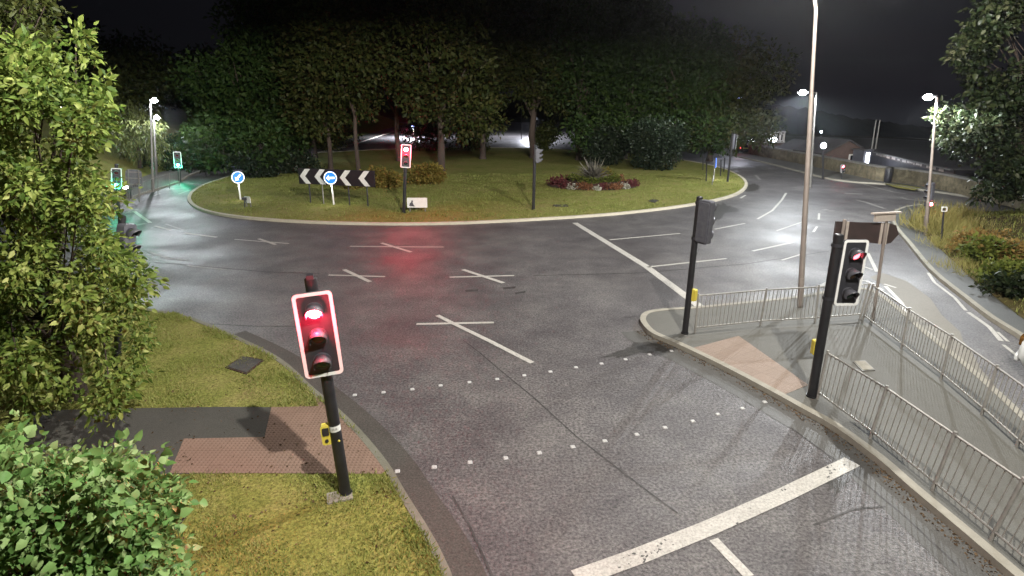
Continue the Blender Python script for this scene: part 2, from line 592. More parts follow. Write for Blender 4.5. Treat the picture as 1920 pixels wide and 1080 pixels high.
M_['red_on'] = emit("red lamp on", (1.0, 0.045, 0.085), 800)
M_['red_far'] = emit("red lamp on far", (1.0, 0.045, 0.085), 1100)
M_['red_small'] = emit("small red lamp on", (1.0, 0.06, 0.09), 60)
M_['red_soft'] = emit("red lamp soft", (1.0, 0.10, 0.13), 6)
M_['green_on'] = emit("green lamp on", (0.02, 1.0, 0.52), 220)
M_['lens_red'] = mat("dark red lens", (0.09, 0.010, 0.012), 0.25)
M_['lens_amber'] = mat("dark amber lens", (0.10, 0.045, 0.008), 0.25)
M_['lens_green'] = mat("dark green lens", (0.008, 0.05, 0.035), 0.25)
M_['led'] = emit("street lamp diffuser", (0.86, 0.92, 1.0), 60)
M_['led_far'] = emit("distant lamp", (0.82, 0.88, 1.0), 25)
M_['led_blue'] = emit("distant bluish lamp", (0.35, 0.42, 1.0), 14)
M_['window_lit'] = emit("lit window", (0.85, 0.88, 1.0), 9)
M_['tail'] = emit("tail lamp", (1.0, 0.06, 0.08), 12)
M_['car_white'] = mat("white car paint", (0.62, 0.63, 0.62), 0.25)
M_['car_dark'] = mat("dark car paint", (0.03, 0.03, 0.04), 0.25)
M_['tyre'] = mat("tyre", (0.015, 0.015, 0.015), 0.8)
M_['rim'] = mat("wheel rim", (0.35, 0.35, 0.36), 0.35, metal=0.6)

M_['leaf_near'] = leaf_mat("tree leaves", [(0.020, 0.044, 0.009), (0.074, 0.122, 0.021), (0.165, 0.21, 0.045), (0.35, 0.37, 0.13)], 0.22)
M_['leaf_dark'] = leaf_mat("dark tree leaves", [(0.014, 0.020, 0.006), (0.035, 0.045, 0.010), (0.060, 0.062, 0.016)], 0.2)
M_['leaf_ivy'] = leaf_mat("bright leaves", [(0.040, 0.100, 0.022), (0.105, 0.205, 0.055), (0.19, 0.29, 0.10), (0.35, 0.39, 0.21)], 0.22, 0.5)
M_['leaf_isle'] = leaf_mat("island tree leaves", [(0.010, 0.017, 0.004), (0.024, 0.034, 0.007), (0.043, 0.048, 0.011), (0.052, 0.036, 0.015)], 0.25, 0.6)
M_['leaf_isle_green'] = leaf_mat("green island tree leaves", [(0.009, 0.022, 0.005), (0.022, 0.044, 0.009), (0.042, 0.064, 0.014)], 0.25, 0.6)
M_['leaf_holly'] = leaf_mat("evergreen leaves", [(0.008, 0.014, 0.009), (0.017, 0.027, 0.015), (0.032, 0.040, 0.02)], 0.1, 0.4)
M_['leaf_yellow'] = leaf_mat("yellow shrub leaves", [(0.07, 0.055, 0.012), (0.17, 0.13, 0.025), (0.28, 0.22, 0.06)], 0.25, 0.6)
M_['leaf_right'] = leaf_mat("right tree leaves", [(0.006, 0.011, 0.005), (0.012, 0.020, 0.008), (0.024, 0.031, 0.012), (0.07, 0.07, 0.04)], 0.2, 0.45)
M_['leaf_willow'] = leaf_mat("hanging leaves", [(0.05, 0.07, 0.02), (0.11, 0.13, 0.04), (0.17, 0.18, 0.07)], 0.25)
M_['blade'] = leaf_mat("grass blades", [(0.120, 0.146, 0.034), (0.188, 0.218, 0.050), (0.26, 0.275, 0.085), (0.30, 0.24, 0.11)], 0.25, 0.7)
M_['tall_grass'] = leaf_mat("tall dry grass", [(0.17, 0.16, 0.045), (0.27, 0.24, 0.08), (0.36, 0.31, 0.13)], 0.3, 0.7)
M_['rust_leaf'] = leaf_mat("rusty shrub", [(0.12, 0.08, 0.025), (0.21, 0.135, 0.04), (0.27, 0.19, 0.07)], 0.25, 0.7)
M_['spike_leaf'] = leaf_mat("grey spiky leaves", [(0.07, 0.065, 0.055), (0.14, 0.13, 0.11), (0.20, 0.19, 0.14)], 0.1, 0.5)
M_['fl_red'] = leaf_mat("crimson bedding", [(0.05, 0.014, 0.016), (0.10, 0.026, 0.028), (0.16, 0.055, 0.05)], 0.1, 0.7)
M_['fl_orange'] = leaf_mat("orange bedding", [(0.10, 0.04, 0.02), (0.19, 0.085, 0.04), (0.26, 0.14, 0.08)], 0.1, 0.7)
M_['fl_white'] = leaf_mat("white bedding", [(0.20, 0.20, 0.15), (0.42, 0.41, 0.34), (0.5, 0.48, 0.42)], 0.1, 0.7)
M_['fl_green'] = leaf_mat("green bedding", [(0.04, 0.06, 0.012), (0.09, 0.11, 0.02), (0.16, 0.17, 0.03)], 0.2, 0.7)


# ------------------------------------------------------------------ foliage
def unit(a):
    return a / np.maximum(np.linalg.norm(a, axis=-1, keepdims=True), 1e-9)


def leaves_mesh(name, C, D, size, material, parent, R, width=0.55, fold=0.25, full=False):
    """C centres (n,3), D growing directions (n,3), size (n,) -> folded leaves; full=True gives a rounded, curled blade"""
    n = len(C)
    up = unit(R.normal(size=(n, 3)) + np.array([0, 0, 0.9]))
    d = unit(D)
    side = unit(np.cross(d, up))
    nrm = np.cross(side, d)
    L = size[:, None]
    w_ = L * width * 0.5
    if not full:
        m1 = C + d * L * 0.42
        V = np.stack([C, m1 + side * w_ + nrm * w_ * fold, C + d * L, m1 - side * w_ + nrm * w_ * fold], 1).reshape(-1, 3)
        i = np.arange(n) * 4
        Fc = np.concatenate([np.stack([i, i + 1, i + 2], 1), np.stack([i, i + 2, i + 3], 1)], 1).reshape(-1, 3)
        return raw_mesh(name, V, Fc, material, parent)
    w_ = w_ * R.uniform(.7, 1.2, (n, 1))
    cu = R.uniform(-.05, .30, (n, 1))
    a1, a2 = C + d * L * .28, C + d * L * .66 - nrm * L * cu * .25
    f1, f2 = nrm * w_ * fold * 1.2, nrm * w_ * fold * .8
    V = np.stack([C, a1, a2, C + d * L - nrm * L * cu, a1 + side * w_ + f1, a2 + side * w_ * .74 + f2, a1 - side * w_ + f1, a2 - side * w_ * .74 + f2], 1).reshape(-1, 3)
    i = np.arange(n) * 8
    T = [(0, 4, 1), (1, 4, 5), (1, 5, 2), (2, 5, 3), (0, 1, 6), (1, 7, 6), (1, 2, 7), (2, 3, 7)]
    Fc = np.concatenate([np.stack([i + p for p in t], 1) for t in T], 1).reshape(-1, 3)
    return raw_mesh(name, V, Fc, material, parent)


def raw_mesh(name, V, Fc, material, parent=None):
    me = bpy.data.meshes.new(name)
    k = Fc.shape[1]
    me.vertices.add(len(V))
    me.vertices.foreach_set("co", np.ascontiguousarray(V, dtype=np.float32).ravel())
    me.loops.add(Fc.size)
    me.loops.foreach_set("vertex_index", np.ascontiguousarray(Fc, dtype=np.int32).ravel())
    me.polygons.add(len(Fc))
    me.polygons.foreach_set("loop_start", np.arange(len(Fc), dtype=np.int32) * k)
    me.update(calc_edges=True)
    me.materials.append(material)
    o = bpy.data.objects.new(name, me)
    COL.objects.link(o)
    if parent is not None:
        o.parent = parent
    return o


def sprigs(P, O, per, spread, lsize, R, droop=0.15):
    """P sprig bases, O outward directions -> leaf centres, directions, sizes"""
    n = len(P)
    t = R.uniform(0, 1, (n, per, 1))
    ax = unit(O + R.normal(size=O.shape) * 0.5)[:, None, :]
    jit = R.normal(size=(n, per, 3))
    C = P[:, None, :] + ax * t * spread * 1.6 + jit * spread * 0.28
    D = unit(ax * 0.5 + unit(jit) * 0.9 + np.array([0, 0, -droop]))
    s_ = lsize * R.uniform(0.45, 1.3, (n, per))
    return C.reshape(-1, 3), D.reshape(-1, 3), s_.reshape(-1)


def blob_points(blobs, n, R, shell=0.35):
    w_ = np.array([b[1][0] * b[1][1] + b[1][2] * b[1][0] for b in blobs], float)
    idx = R.choice(len(blobs), n, p=w_ / w_.sum())
    c = np.array([b[0] for b in blobs], float)[idx]
    r = np.array([b[1] for b in blobs], float)[idx]
    d = unit(R.normal(size=(n, 3)))
    k = R.uniform(0, 1, (n, 1)) ** shell
    return c + d * r * k, d


def limbs(base, blobs, r0, name, parent, R, trunk_top=None):
    """trunk that splits towards the blobs, in the parent's local space; base at the origin"""
    m = MB()
    zc = np.mean([b[0][2] for b in blobs])
    top = Vector(trunk_top) if trunk_top else Vector((0.1, 0, zc * 0.55))
    m.tube([(0, 0, -0.15), (0.02, 0, 0.25), top * 0.35 + Vector((R.normal() * .1, R.normal() * .1, 0)), top * 0.7, top], [r0 * 1.5, r0 * 1.08, r0 * .92, r0 * .8, r0 * .62], 9)
    for b in blobs:
        e = Vector(b[0])
        s_ = top * R.uniform(0.6, 1.0)
        mid = (s_ + e) / 2 + Vector(R.normal(size=3)) * 0.3
        m.tube([s_, mid, e, e + (e - s_) * 0.25], [r0 * .42, r0 * .28, r0 * .15, r0 * .04], 6)
        for k in range(5):
            q = Vector(b[1])
            dd = Vector(unit(R.normal(size=3)))
            e2 = e + Vector((dd.x * q.x, dd.y * q.y, dd.z * q.z)) * 0.85
            m.tube([mid.lerp(e, R.uniform(0.3, 1)), (e + e2) / 2 + Vector(R.normal(size=3)) * .15, e2], [r0 * .13, r0 * .08, r0 * .02], 4)
    return m.build(name, M_['bark'], parent)


def tree(name, label, cat, B, blobs, n, per, spread, lsize, material, r0=0.2, group=None, seed=1, shell=0.4, trunk_top=None, droop=0.15):
    R = np.random.default_rng(seed)
    t = thing(name, label, cat, Matrix.Translation(B), group)
    P, O = blob_points(blobs, n, R, shell)
    keep = P[:, 2] > 0.05
    C, D, s_ = sprigs(P[keep], O[keep], per, spread, lsize, R, droop)
    leaves_mesh("crown", C, D, s_, material, t, R)
    if r0 > 0:
        limbs(B, blobs, r0, "trunk" if r0 > 0.08 else "stem", t, R, trunk_top)
    return t


def in_poly(P, poly):
    x, y = P[:, 0], P[:, 1]
    ins = np.zeros(len(P), bool)
    j = len(poly) - 1
    for i in range(len(poly)):
        xi, yi = poly[i][0], poly[i][1]
        xj, yj = poly[j][0], poly[j][1]
        c = ((yi > y) != (yj > y)) & (x < (xj - xi) * (y - yi) / (yj - yi + 1e-12) + xi)
        ins ^= c
        j = i
    return ins


def blades(name, label, poly, holes, n, z, hmin, hmax, material, seed, near=None, width=0.012, kind='stuff', parent=None, zf=None):
    R = np.random.default_rng(seed)
    a = np.array([[p[0], p[1]] for p in poly])
    lo, hi = a.min(0), a.max(0)
    if near:
        lo = np.maximum(lo, near[0])
        hi = np.minimum(hi, near[1])
    P = R.uniform(lo, hi, (n, 2))
    k = in_poly(P, poly)
    for h in holes:
        k &= ~in_poly(P, h)
    P = P[k]
    n = len(P)
    h = R.uniform(hmin, hmax, n)
    ang = R.uniform(0, 2 * np.pi, n)
    f = np.sin(P[:, 0] * 2.6 + 1.7 * np.sin(P[:, 1] * 1.9)) + np.sin(P[:, 1] * 3.4 + 1.5 * np.sin(P[:, 0] * 2.3 + 1)) + R.normal(size=n) * .45
    h = h * np.clip(.85 + .38 * f, .35, 1.9)
    bare = f < -1.35
    h[bare] *= .25
    lean = R.uniform(0.2, 1.0, n) * h
    zz = np.full(n, z) if zf is None else np.array([zf(p) for p in P])
    b = np.c_[P, zz]
    sd_ = np.c_[np.cos(ang + 1.57), np.sin(ang + 1.57), np.zeros(n)] * (width * R.uniform(0.6, 1.4, n))[:, None]
    tip = b + np.c_[np.cos(ang) * lean, np.sin(ang) * lean, h]
    V = np.stack([b - sd_, b + sd_, tip], 1).reshape(-1, 3)
    i = np.arange(n) * 3
    o = raw_mesh(name, V, np.stack([i, i + 1, i + 2], 1), material, parent)
    if kind:
        tag(o, label, 'grass', None, kind)
    return o


# ------------------------------------------------------------------ ground, roads, islands
def offset(path, d):
    """offset an open xy polyline to its left by d"""
    out = []
    n = len(path)
    for i in range(n):
        a = Vector(path[max(i - 1, 0)][:2])
        b = Vector(path[min(i + 1, n - 1)][:2])
        t = (b - a).normalized()
        out.append((path[i][0] - t.y * d, path[i][1] + t.x * d))
    return out


def smooth(path, k=4):
    """Catmull-Rom through the points"""
    P = [Vector((p[0], p[1])) for p in path]
    out = []
    for i in range(len(P) - 1):
        p0, p1, p2, p3 = P[max(i - 1, 0)], P[i], P[i + 1], P[min(i + 2, len(P) - 1)]
        for j in range(k):
            t = j / k
            out.append(0.5 * ((2 * p1) + (p2 - p0) * t + (2 * p0 - 5 * p1 + 4 * p2 - p3) * t * t + (3 * p1 - p0 - 3 * p2 + p3) * t ** 3))
    out.append(P[-1])
    return [(p.x, p.y) for p in out]


def kerb(path, width, z1, name, m, side=1, closed=False):
    """kerb stones along an outer edge; side=1 puts the width on the left of the path"""
    inner = offset(path, width * side)
    b = MB()
    n = len(path)
    vs = [(p[0], p[1], -0.02) for p in path] + [(p[0] + (q[0] - p[0]) * .06, p[1] + (q[1] - p[1]) * .06, z1) for p, q in zip(path, inner)] + [(q[0], q[1], z1) for q in inner] + [(q[0], q[1], -0.02) for q in inner]
    fs = []
    for i in range(n - 1):
        for r in range(3):
            a, c = r * n + i, (r + 1) * n + i
            fs.append((a, a + 1, c + 1, c) if side > 0 else (a, c, c + 1, a + 1))
    b.add(vs, fs)
    o = b.build(name, m)
    tag(o, kind='structure')
    return inner


def pxs(l, z=0.0):
    return [tuple(G(x, y, z)[:2]) for x, y in l]


def structure(o):
    o["kind"] = "structure"
    return o


structure(MB().sheet([(-500, -60), (92, -60), (86, 60), (66, 95), (32, 120), (22, 170), (10, 700), (-500, 700)], -0.06).build("ground", M_['earth']))
structure(MB().sheet([(-90, -40), (70, -40), (74, 60), (60, 92), (30, 112), (18, 165), (-60, 165), (-110, 70)], 0.0).build("road", M_['asphalt']))

# roundabout island
isl_px = [(1270, 300), (1340, 313), (1385, 330), (1402, 348), (1380, 368), (1300, 386), (1250, 393), (1150, 404), (1000, 414), (860, 421), (760, 423), (600, 420), (500, 415), (420, 407), (372, 396), (352, 379), (358, 362), (385, 347), (430, 333), (475, 320)]
ip = [G(x, y) for x, y in isl_px]
cx, cy = -4.4, 50.0
th = np.array([math.atan2(p.y - cy, p.x - cx) for p in ip])
rr = np.array([math.hypot(p.y - cy, p.x - cx) for p in ip])
back = np.linspace(math.radians(40), math.radians(150), 12)
th = np.concatenate([th, back])
rr = np.concatenate([rr, np.full(12, 23.0)])
o_ = np.argsort(th)
th, rr = th[o_], rr[o_]
tt = np.linspace(-math.pi, math.pi, 181)[:-1]
ri = np.interp(tt, np.concatenate([th - 2 * math.pi, th, th + 2 * math.pi]), np.concatenate([rr, rr, rr]))
ri = np.convolve(np.concatenate([ri[-2:], ri, ri[:2]]), np.ones(5) / 5, 'valid')
island = [(cx + r * math.cos(a), cy + r * math.sin(a)) for a, r in zip(tt, ri)]
isl_in = kerb(island + island[:2], 0.20, 0.12, "kerb", M_['pale_kerb'], 1)
structure(MB().sheet(offset(island + island[:1], 0.1)[:-1], 0.105).build("island_lawn", M_['grass']))

# left verge
ver_px = [(290, 587), (350, 598), (430, 630), (525, 678), (588, 734), (632, 771), (681, 819), (729, 878), (760, 930), (845, 1080)]
vp = [(-62, 40), (-40, 28), (-25, 21), (-16, 17.2)] + pxs(ver_px) + [(-0.25, 4.2), (0.2, 1.5), (0.4, -8)]
vp = smooth(vp, 4)
kerb(vp, 0.125, 0.11, "kerb", M_['dull_kerb'], -1)
verge = offset(vp, -0.07) + [(-62, -8)]
structure(MB().sheet(verge, 0.10).build("verge", M_['grass']))
path_poly = pxs([(60, 770), (225, 766), (420, 763), (575, 764), (600, 775), (700, 884), (345, 889), (0, 905)], 0.1)
lip = pxs([(588, 742), (632, 777), (681, 824), (727, 880), (716, 889), (500, 888), (318, 888), (345, 823), (496, 820), (509, 764), (597, 762)], 0.1)
structure(MB().sheet(path_poly, 0.104).build("footpath", M_['dark_path']))
structure(MB().sheet(lip, 0.108).build("tactile_paving", M_['pink']))
# smooth channel along the verge kerb
ch = offset(vp, 0.0)
ch = [p for p in ch if p[1] < 13.5]
structure(MB().sheet(ch + offset(ch, 0.42)[::-1], 0.004).build("road_channel", M_['channel']))

# splitter island with the guard rails
spl_px = [(1960, 1150), (1880, 1078), (1800, 1008), (1700, 922), (1640, 868), (1560, 808), (1500, 774), (1440, 740), (1350, 692), (1270, 653), (1222, 632), (1204, 615), (1199, 602), (1209, 591), (1240, 585), (1300, 581), (1370, 574), (1440, 567), (1500, 560), (1560, 549), (1612, 545), (1650, 556), (1700, 594), (1740, 630), (1800, 678), (1860, 730), (1925, 790), (2050, 900)]
sp = pxs(spl_px)
sp = smooth([(6.35, -3.0), (6.25, 0.5), (6.18, 3.2)] + sp + [(8.7, 4.0), (8.5, -3.0)], 3)
kerb(sp, 0.16, 0.11, "kerb", M_['kerb'], -1)
split = offset(sp, -0.08)
structure(MB().sheet(split, 0.10).build("pavement", M_['footway']))
structure(MB().sheet(pxs([(1294, 654), (1385, 630), (1516, 722), (1468, 741)], .1), 0.105).build("tactile_paving", M_['pale_pink']))
chs = sp[6:42]
structure(MB().sheet(chs + offset(chs, 0.62)[::-1], 0.004).build("road_channel", M_['smooth_asphalt']))

# right footway and bank
rk_px = [(1990, 705), (1920, 643), (1853, 600), (1802, 560), (1742, 510), (1700, 458), (1680, 434), (1670, 415), (1671, 403), (1682, 395), (1702, 389), (1740, 386), (1800, 392), (1880, 402)]
rp = [(11.0, 0.0), (11.6, 6.0)] + pxs(rk_px) + [(48, 26)]
rp = smooth(rp, 3)
kerb(rp, 0.16, 0.11, "kerb", M_['kerb'], -1)
rfoot = offset(rp, -0.08) + [(60, 10), (40, 0)]
structure(MB().sheet(rfoot, 0.10).build("pavement", M_['mid_path']))
bk_px = [(2000, 660), (1920, 600), (1889, 576), (1853, 548), (1817, 519), (1793, 495), (1764, 469), (1735, 442), (1722, 418), (1722, 402), (1740, 396), (1800, 401)]
bk = [(14.0, 6.0)] + pxs(bk_px, .1) + [(40, 27.5), (75, 30)]
bk = smooth(bk, 3)


def bank_z(p):
    a = min((Vector((p[0], p[1])) - Vector(q)).length for q in bk)
    return 0.115 + 2.6 * (1 - math.exp(-(a / 9.0) ** 1.4))


bm_ = MB()
nb = len(bk)
rows = [bk]
for d in (0.8, 2.0, 4.0, 7.0, 12.0, 22.0):
    rows.append([(p[0] + d * 0.93, p[1] - d * (0.1 + 0.25 * (i / nb))) for i, p in enumerate(bk)])
vs = [(p[0], p[1], bank_z(p) + (0.06 * math.sin(p[0] * 3) * math.cos(p[1] * 2.2) if j else 0)) for j, r in enumerate(rows) for p in r]
fs = [(j * nb + i, j * nb + i + 1, (j + 1) * nb + i + 1, (j + 1) * nb + i) for j in range(len(rows) - 1) for i in range(nb - 1)]
bm_.add(vs, fs, True)
structure(bm_.build("grass_bank", M_['bank']))

# pavement in front of the stone wall
wk_px = [(1220, 270), (1340, 287), (1420, 303), (1480, 318), (1545, 335), (1600, 343), (1660, 347), (1720, 357), (1800, 368), (1900, 385)]
wk = smooth(pxs(wk_px), 3)
kerb(wk, 0.18, 0.11, "kerb", M_['kerb'], 1)
structure(MB().sheet(offset(wk, 0.09) + [(72, 40), (58, 90), (34, 106)], 0.10).build("pavement", M_['footway']))
structure(MB().sheet(pxs([(1655, 343), (1690, 346), (1728, 352), (1715, 357), (1680, 352)], .1), 0.104).build("grass_patch", M_['grass']))

# far left pavement and bank
lk_px = [(120, 425), (200, 394), (237, 378), (273, 363), (307, 353), (340, 341), (362, 328), (397, 320), (462, 306), (520, 296), (620, 283)]
lk = smooth([(-70, 52), (-40, 36)] + pxs(lk_px) + [(-22, 92), (-24, 150)], 3)
lk = [p for p in lk]
kerb(lk, 0.18, 0.11, "kerb", M_['kerb'], 1)
lpave = offset(lk, 0.09)
structure(MB().sheet(lpave + [(-110, 150), (-110, 60)], 0.10).build("pavement", M_['footway']))
lbank = offset(lk, 3.2)
rows = [lbank]
for d in (1.5, 4, 9, 18, 40):
    rows.append([(p[0] - d, p[1] + d * 0.25) for p in lbank])
zz = [0.11, 0.4, 1.4, 3.0, 5.0, 8.0]
nb2 = len(lbank)
bm_ = MB()
vs = [(p[0], p[1], zz[j]) for j, r in enumerate(rows) for p in r]
fs = [(j * nb2 + i, (j + 1) * nb2 + i, (j + 1) * nb2 + i + 1, j * nb2 + i + 1) for j in range(len(rows) - 1) for i in range(nb2 - 1)]
bm_.add(vs, fs, True)
structure(bm_.build("grass_bank", M_['grass']))


# ------------------------------------------------------------------ road markings
def strip(b, pts, width, z, dash=None):
    """painted line of a given width (m) through image points, laid on the road"""
    P = [Vector(p) for p in pxs(pts)]
    L = [(p.x, p.y) for p in P]
    a, c = offset(L, width / 2), offset(L, -width / 2)
    n = len(L)
    b.add([(p[0], p[1], z) for p in a] + [(p[0], p[1], z) for p in c], [(i, i + n, i + n + 1, i + 1) for i in range(n - 1)])


b = MB()
for p, w_ in [([(1078, 418), (1140, 456), (1212, 500), (1316, 578)], 0.28)]:
    strip(b, p, w_, 0.008)
structure(b.build("stop_line", M_['paint']))
b = MB()
strip(b, [(1080, 1085), (1200, 1042), (1330, 990), (1470, 928), (1598, 866)], 0.26, 0.008)
structure(b.build("stop_line", M_['paint']))
b = MB()
for p, w_ in [([(1338, 1012), (1405, 1082)], 0.14), ([(1143, 450), (1275, 438)], 0.12), ([(1214, 501), (1362, 485)], 0.12), ([(1340, 430), (1397, 419)], 0.12), ([(1411, 471), (1484, 455)], 0.12),
              ([(1420, 411), (1448, 395), (1466, 375), (1474, 362)], 0.12), ([(1456, 433), (1505, 416)], 0.08), ([(1466, 488), (1506, 476)], 0.08), ([(1525, 435), (1532, 425)], 0.10), ([(1535, 412), (1536, 400)], 0.10),
              ([(1505, 445), (1512, 442)], 0.1), ([(1388, 372), (1398, 366)], 0.12),
              ([(251, 396), (282, 418)], 0.16), ([(290, 424), (322, 432)], 0.14), ([(345, 437), (407, 445)], 0.14)]:
    strip(b, p, w_, 0.008)
structure(b.build("lane_markings", M_['paint']))
b = MB()
for l1, l2, w_ in [([(440, 449), (490, 453), (542, 457)], [(485, 448), (517, 459)], 0.10), ([(656, 462), (740, 463), (832, 463.5)], [(715, 456), (771, 473)], 0.11), ([(616, 516), (722, 519)], [(645, 506), (694, 529)], 0.11), ([(843, 520), (964, 517)], [(868, 506), (944, 531)], 0.12)]:
    strip(b, l1, w_, 0.008)
    strip(b, l2, w_ + .04, 0.012)
strip(b, [(781, 608), (926, 605)], 0.12, 0.008)
strip(b, [(820, 592), (850, 607), (920, 641), (998, 681)], 0.13, 0.012)
structure(b.build("cross_markings", M_['paint']))
b = MB()
for p, w_ in [([(255, 470), (285, 484)], 0.1), ([(275, 471), (315, 485), (350, 487)], 0.1), ([(350, 498), (425, 506)], 0.1), ([(253, 423), (272, 419)], 0.3), ([(240, 400), (255, 392)], 0.3), ([(330, 346), (380, 343), (424, 342)], 0.2), ([(290, 367), (300, 363)], 0.15), ([(335, 364), (355, 357)], .2),
              ([(310, 420), (345, 432)], 0.1), ([(426, 315), (462, 309)], 0.15), ([(378, 353), (395, 347)], 0.2),
              ([(1560, 351), (1590, 351)], 0.25), ([(1584, 363), (1617, 364)], 0.25), ([(1620, 346), (1655, 355), (1675, 360), (1700, 364)], 0.18), ([(1690, 370), (1700, 374), (1735, 377)], 0.2), ([(1416, 328), (1425, 337)], 0.2), ([(1400, 309), (1422, 311)], 0.25), ([(1440, 316), (1450, 317)], 0.4), ([(1470, 323), (1480, 324)], 0.4),
              ([(1545, 393), (1550, 394)], .4), ([(1556, 395), (1560, 396)], .4),
              ([(1605, 375), (1625, 380), (1660, 392)], .2)]:
    strip(b, p, w_, 0.008)
structure(b.build("worn_markings", M_['faint_paint']))
b = MB()
for p, w_ in [([(1530, 541), (1560, 526)], 0.14), ([(1612, 527), (1625, 527), (1655, 545)], 0.12), ([(1618, 500), (1636, 506)], .1), ([(1627, 475), (1644, 510)], .12), ([(1657, 533), (1680, 540)], .1), ([(1660, 537), (1690, 568), (1700, 592), (1712, 606), (1740, 625), (1760, 642)], 0.12),
              ([(1763, 645), (1780, 668), (1800, 682), (1835, 705)], .1), ([(1740, 512), (1752, 530), (1790, 559), (1811, 583)], 0.09), ([(1815, 586), (1855, 614), (1877, 640)], 0.11), ([(1881, 647), (1912, 672)], 0.08), ([(1870, 623), (1890, 641)], 0.07), ([(1838, 706), (1868, 740), (1905, 790)], .1)]:
    strip(b, p, w_, 0.012)
structure(b.build("edge_markings", M_['paint']))
tan_px = [(1655, 512), (1700, 527), (1745, 560), (1765, 590), (1800, 622), (1806, 640), (1820, 655), (1837, 690), (1865, 722), (1850, 730), (1800, 680), (1752, 640), (1710, 604), (1698, 585), (1686, 560), (1662, 537), (1630, 520)]
structure(MB().sheet(pxs(tan_px), 0.006).build("tan_surfacing", M_['tan']))
b = MB()
for p, w_ in [([(868, 638), (900, 662), (930, 688), (1000, 745), (1080, 818), (1150, 872), (1210, 918), (1270, 962)], 0.024), ([(848, 930), (880, 985), (925, 1085)], 0.03), ([(1480, 800), (1590, 880), (1700, 972), (1810, 1075)], 0.03), ([(1525, 985), (1600, 955), (1660, 950)], 0.03), ([(1000, 517), (1200, 512), (1400, 495), (1560, 470)], 0.05), ([(290, 492), (500, 510), (600, 513)], 0.05), ([(1170, 596), (1206, 592)], .05), ([(300, 603), (480, 612), (560, 612)], .04)]:
    strip(b, p, w_, 0.006)
structure(b.build("road_joints", M_['tar']))


def ragged(px, n=26, k=0.22, seed=3):
    R = np.random.default_rng(seed)
    P = pxs(px)
    P = smooth(P + P[:1], n // len(P) + 1)[:-1]
    c = np.mean(P, 0)
    f = 1 + R.normal(size=len(P)) * k * .5
    return [tuple(c + (np.array(p) - c) * f[i]) for i, p in enumerate(P)]


for q, s_ in (([(1135, 668), (1165, 655), (1215, 640), (1245, 650), (1250, 660), (1200, 662), (1160, 672)], 3), ([(1338, 412), (1342, 390), (1352, 382), (1378, 388), (1386, 396), (1360, 400), (1352, 412)], 5), ([(1545, 905), (1575, 885), (1600, 880), (1590, 905), (1565, 925)], 8), ([(1385, 352), (1410, 345), (1425, 352), (1405, 360)], 9)):
    structure(MB().sheet(ragged(q, 40, .25, s_), 0.005).build("road_stain", M_['stain']))
Rk = np.random.default_rng(5)
b = MB()
for cxp, cyp, n_, sx_, sy_ in ((1212, 1040, 26, 26, 7), (1563, 884, 10, 10, 5), (1400, 958, 4, 60, 12)):
    for _ in range(n_):
        px_ = cxp + Rk.normal() * sx_
        py_ = cyp - (px_ - cxp) * .43 + Rk.normal() * sy_
        r_ = Rk.uniform(1.5, 4.2)
        aa = np.sort(Rk.uniform(0, 6.283, 6))
        b.sheet(pxs([(px_ + r_ * math.cos(t) * Rk.uniform(.6, 1.3), py_ + r_ * .7 * math.sin(t) * Rk.uniform(.6, 1.3)) for t in aa]), 0.0105)
structure(b.build("worn_paint_chips", M_['smooth_asphalt']))
# small inset plates in the carriageway
for q in ([(872, 544), (897, 542), (896, 546), (873, 548)], [(943, 539), (967, 537), (966, 541), (944, 543)], [(965, 549), (985, 546), (985, 549), (967, 552)]):
    structure(MB().sheet(pxs(q), 0.007).build("road_cover", M_['tar']))

# crossing studs
st_mesh = None
row_far = [(665, 741), (719, 736), (773, 730), (826, 723), (880, 717), (932, 711), (983, 704), (1032, 697), (1080, 689), (1128, 682), (1173, 674), (1218, 665), (1259, 658)]
row_near = [(745, 884), (814, 876), (881, 867), (948, 859), (1011, 849), (1074, 838), (1134, 827), (1194, 815), (1247, 802), (1299, 790), (1346, 777), (1392, 766), (1434, 754)]
for row, lab in ((row_far, "small square silver stud in the crossing row farther across the road"), (row_near, "small square silver stud in the crossing row nearer the stop line")):
    for x, y in row:
        if st_mesh is None:
            bb = MB()
            q = rrect(0.085, 0.085, 0.012, 2)
            q2 = rrect(0.062, 0.062, 0.01, 2)
            n = len(q)
            bb.add([(p[0], p[1], 0) for p in q] + [(p[0], p[1], 0.014) for p in q2], [(i, (i + 1) % n, (i + 1) % n + n, i + n) for i in range(n)] + [tuple(range(n, 2 * n))])
            so_ = bb.build("crossing_stud", M_['stud'])
            st_mesh = so_.data
        else:
            so_ = bpy.data.objects.new("crossing_stud", st_mesh)
            COL.objects.link(so_)
        p = G(x, y)
        so_.location = (p.x, p.y, 0.003)
        so_.rotation_euler = (0, 0, math.radians(10 + rnd.uniform(-3, 3)))
        tag(so_, lab, "road stud", "silver studs of the " + ("farther" if row is row_far else "nearer") + " crossing row")

R_ = np.random.default_rng(91)


def litter(name, label, path, n, lo, hi, z, size, cols, seed):
    R = np.random.default_rng(seed)
    seg = [Vector(b) - Vector(a) for a, b in zip(path[:-1], path[1:])]
    P = np.empty((n, 3))
    for i in range(n):
        k = R.integers(len(seg))
        t = seg[k].normalized()
        u, d = R.uniform(), lo + (hi - lo) * R.uniform() ** 1.6
        q = Vector(path[k]) + seg[k] * u
        P[i] = (q.x - t.y * d, q.y + t.x * d, z + .004)
    D = R.normal(size=(n, 3)) * np.array([1, 1, .12])
    o = leaves_mesh(name, P, D, size * R.uniform(.5, 1.3, n), cols, None, R, .6, .15)
    return tag(o, label, "leaves", None, 'stuff')


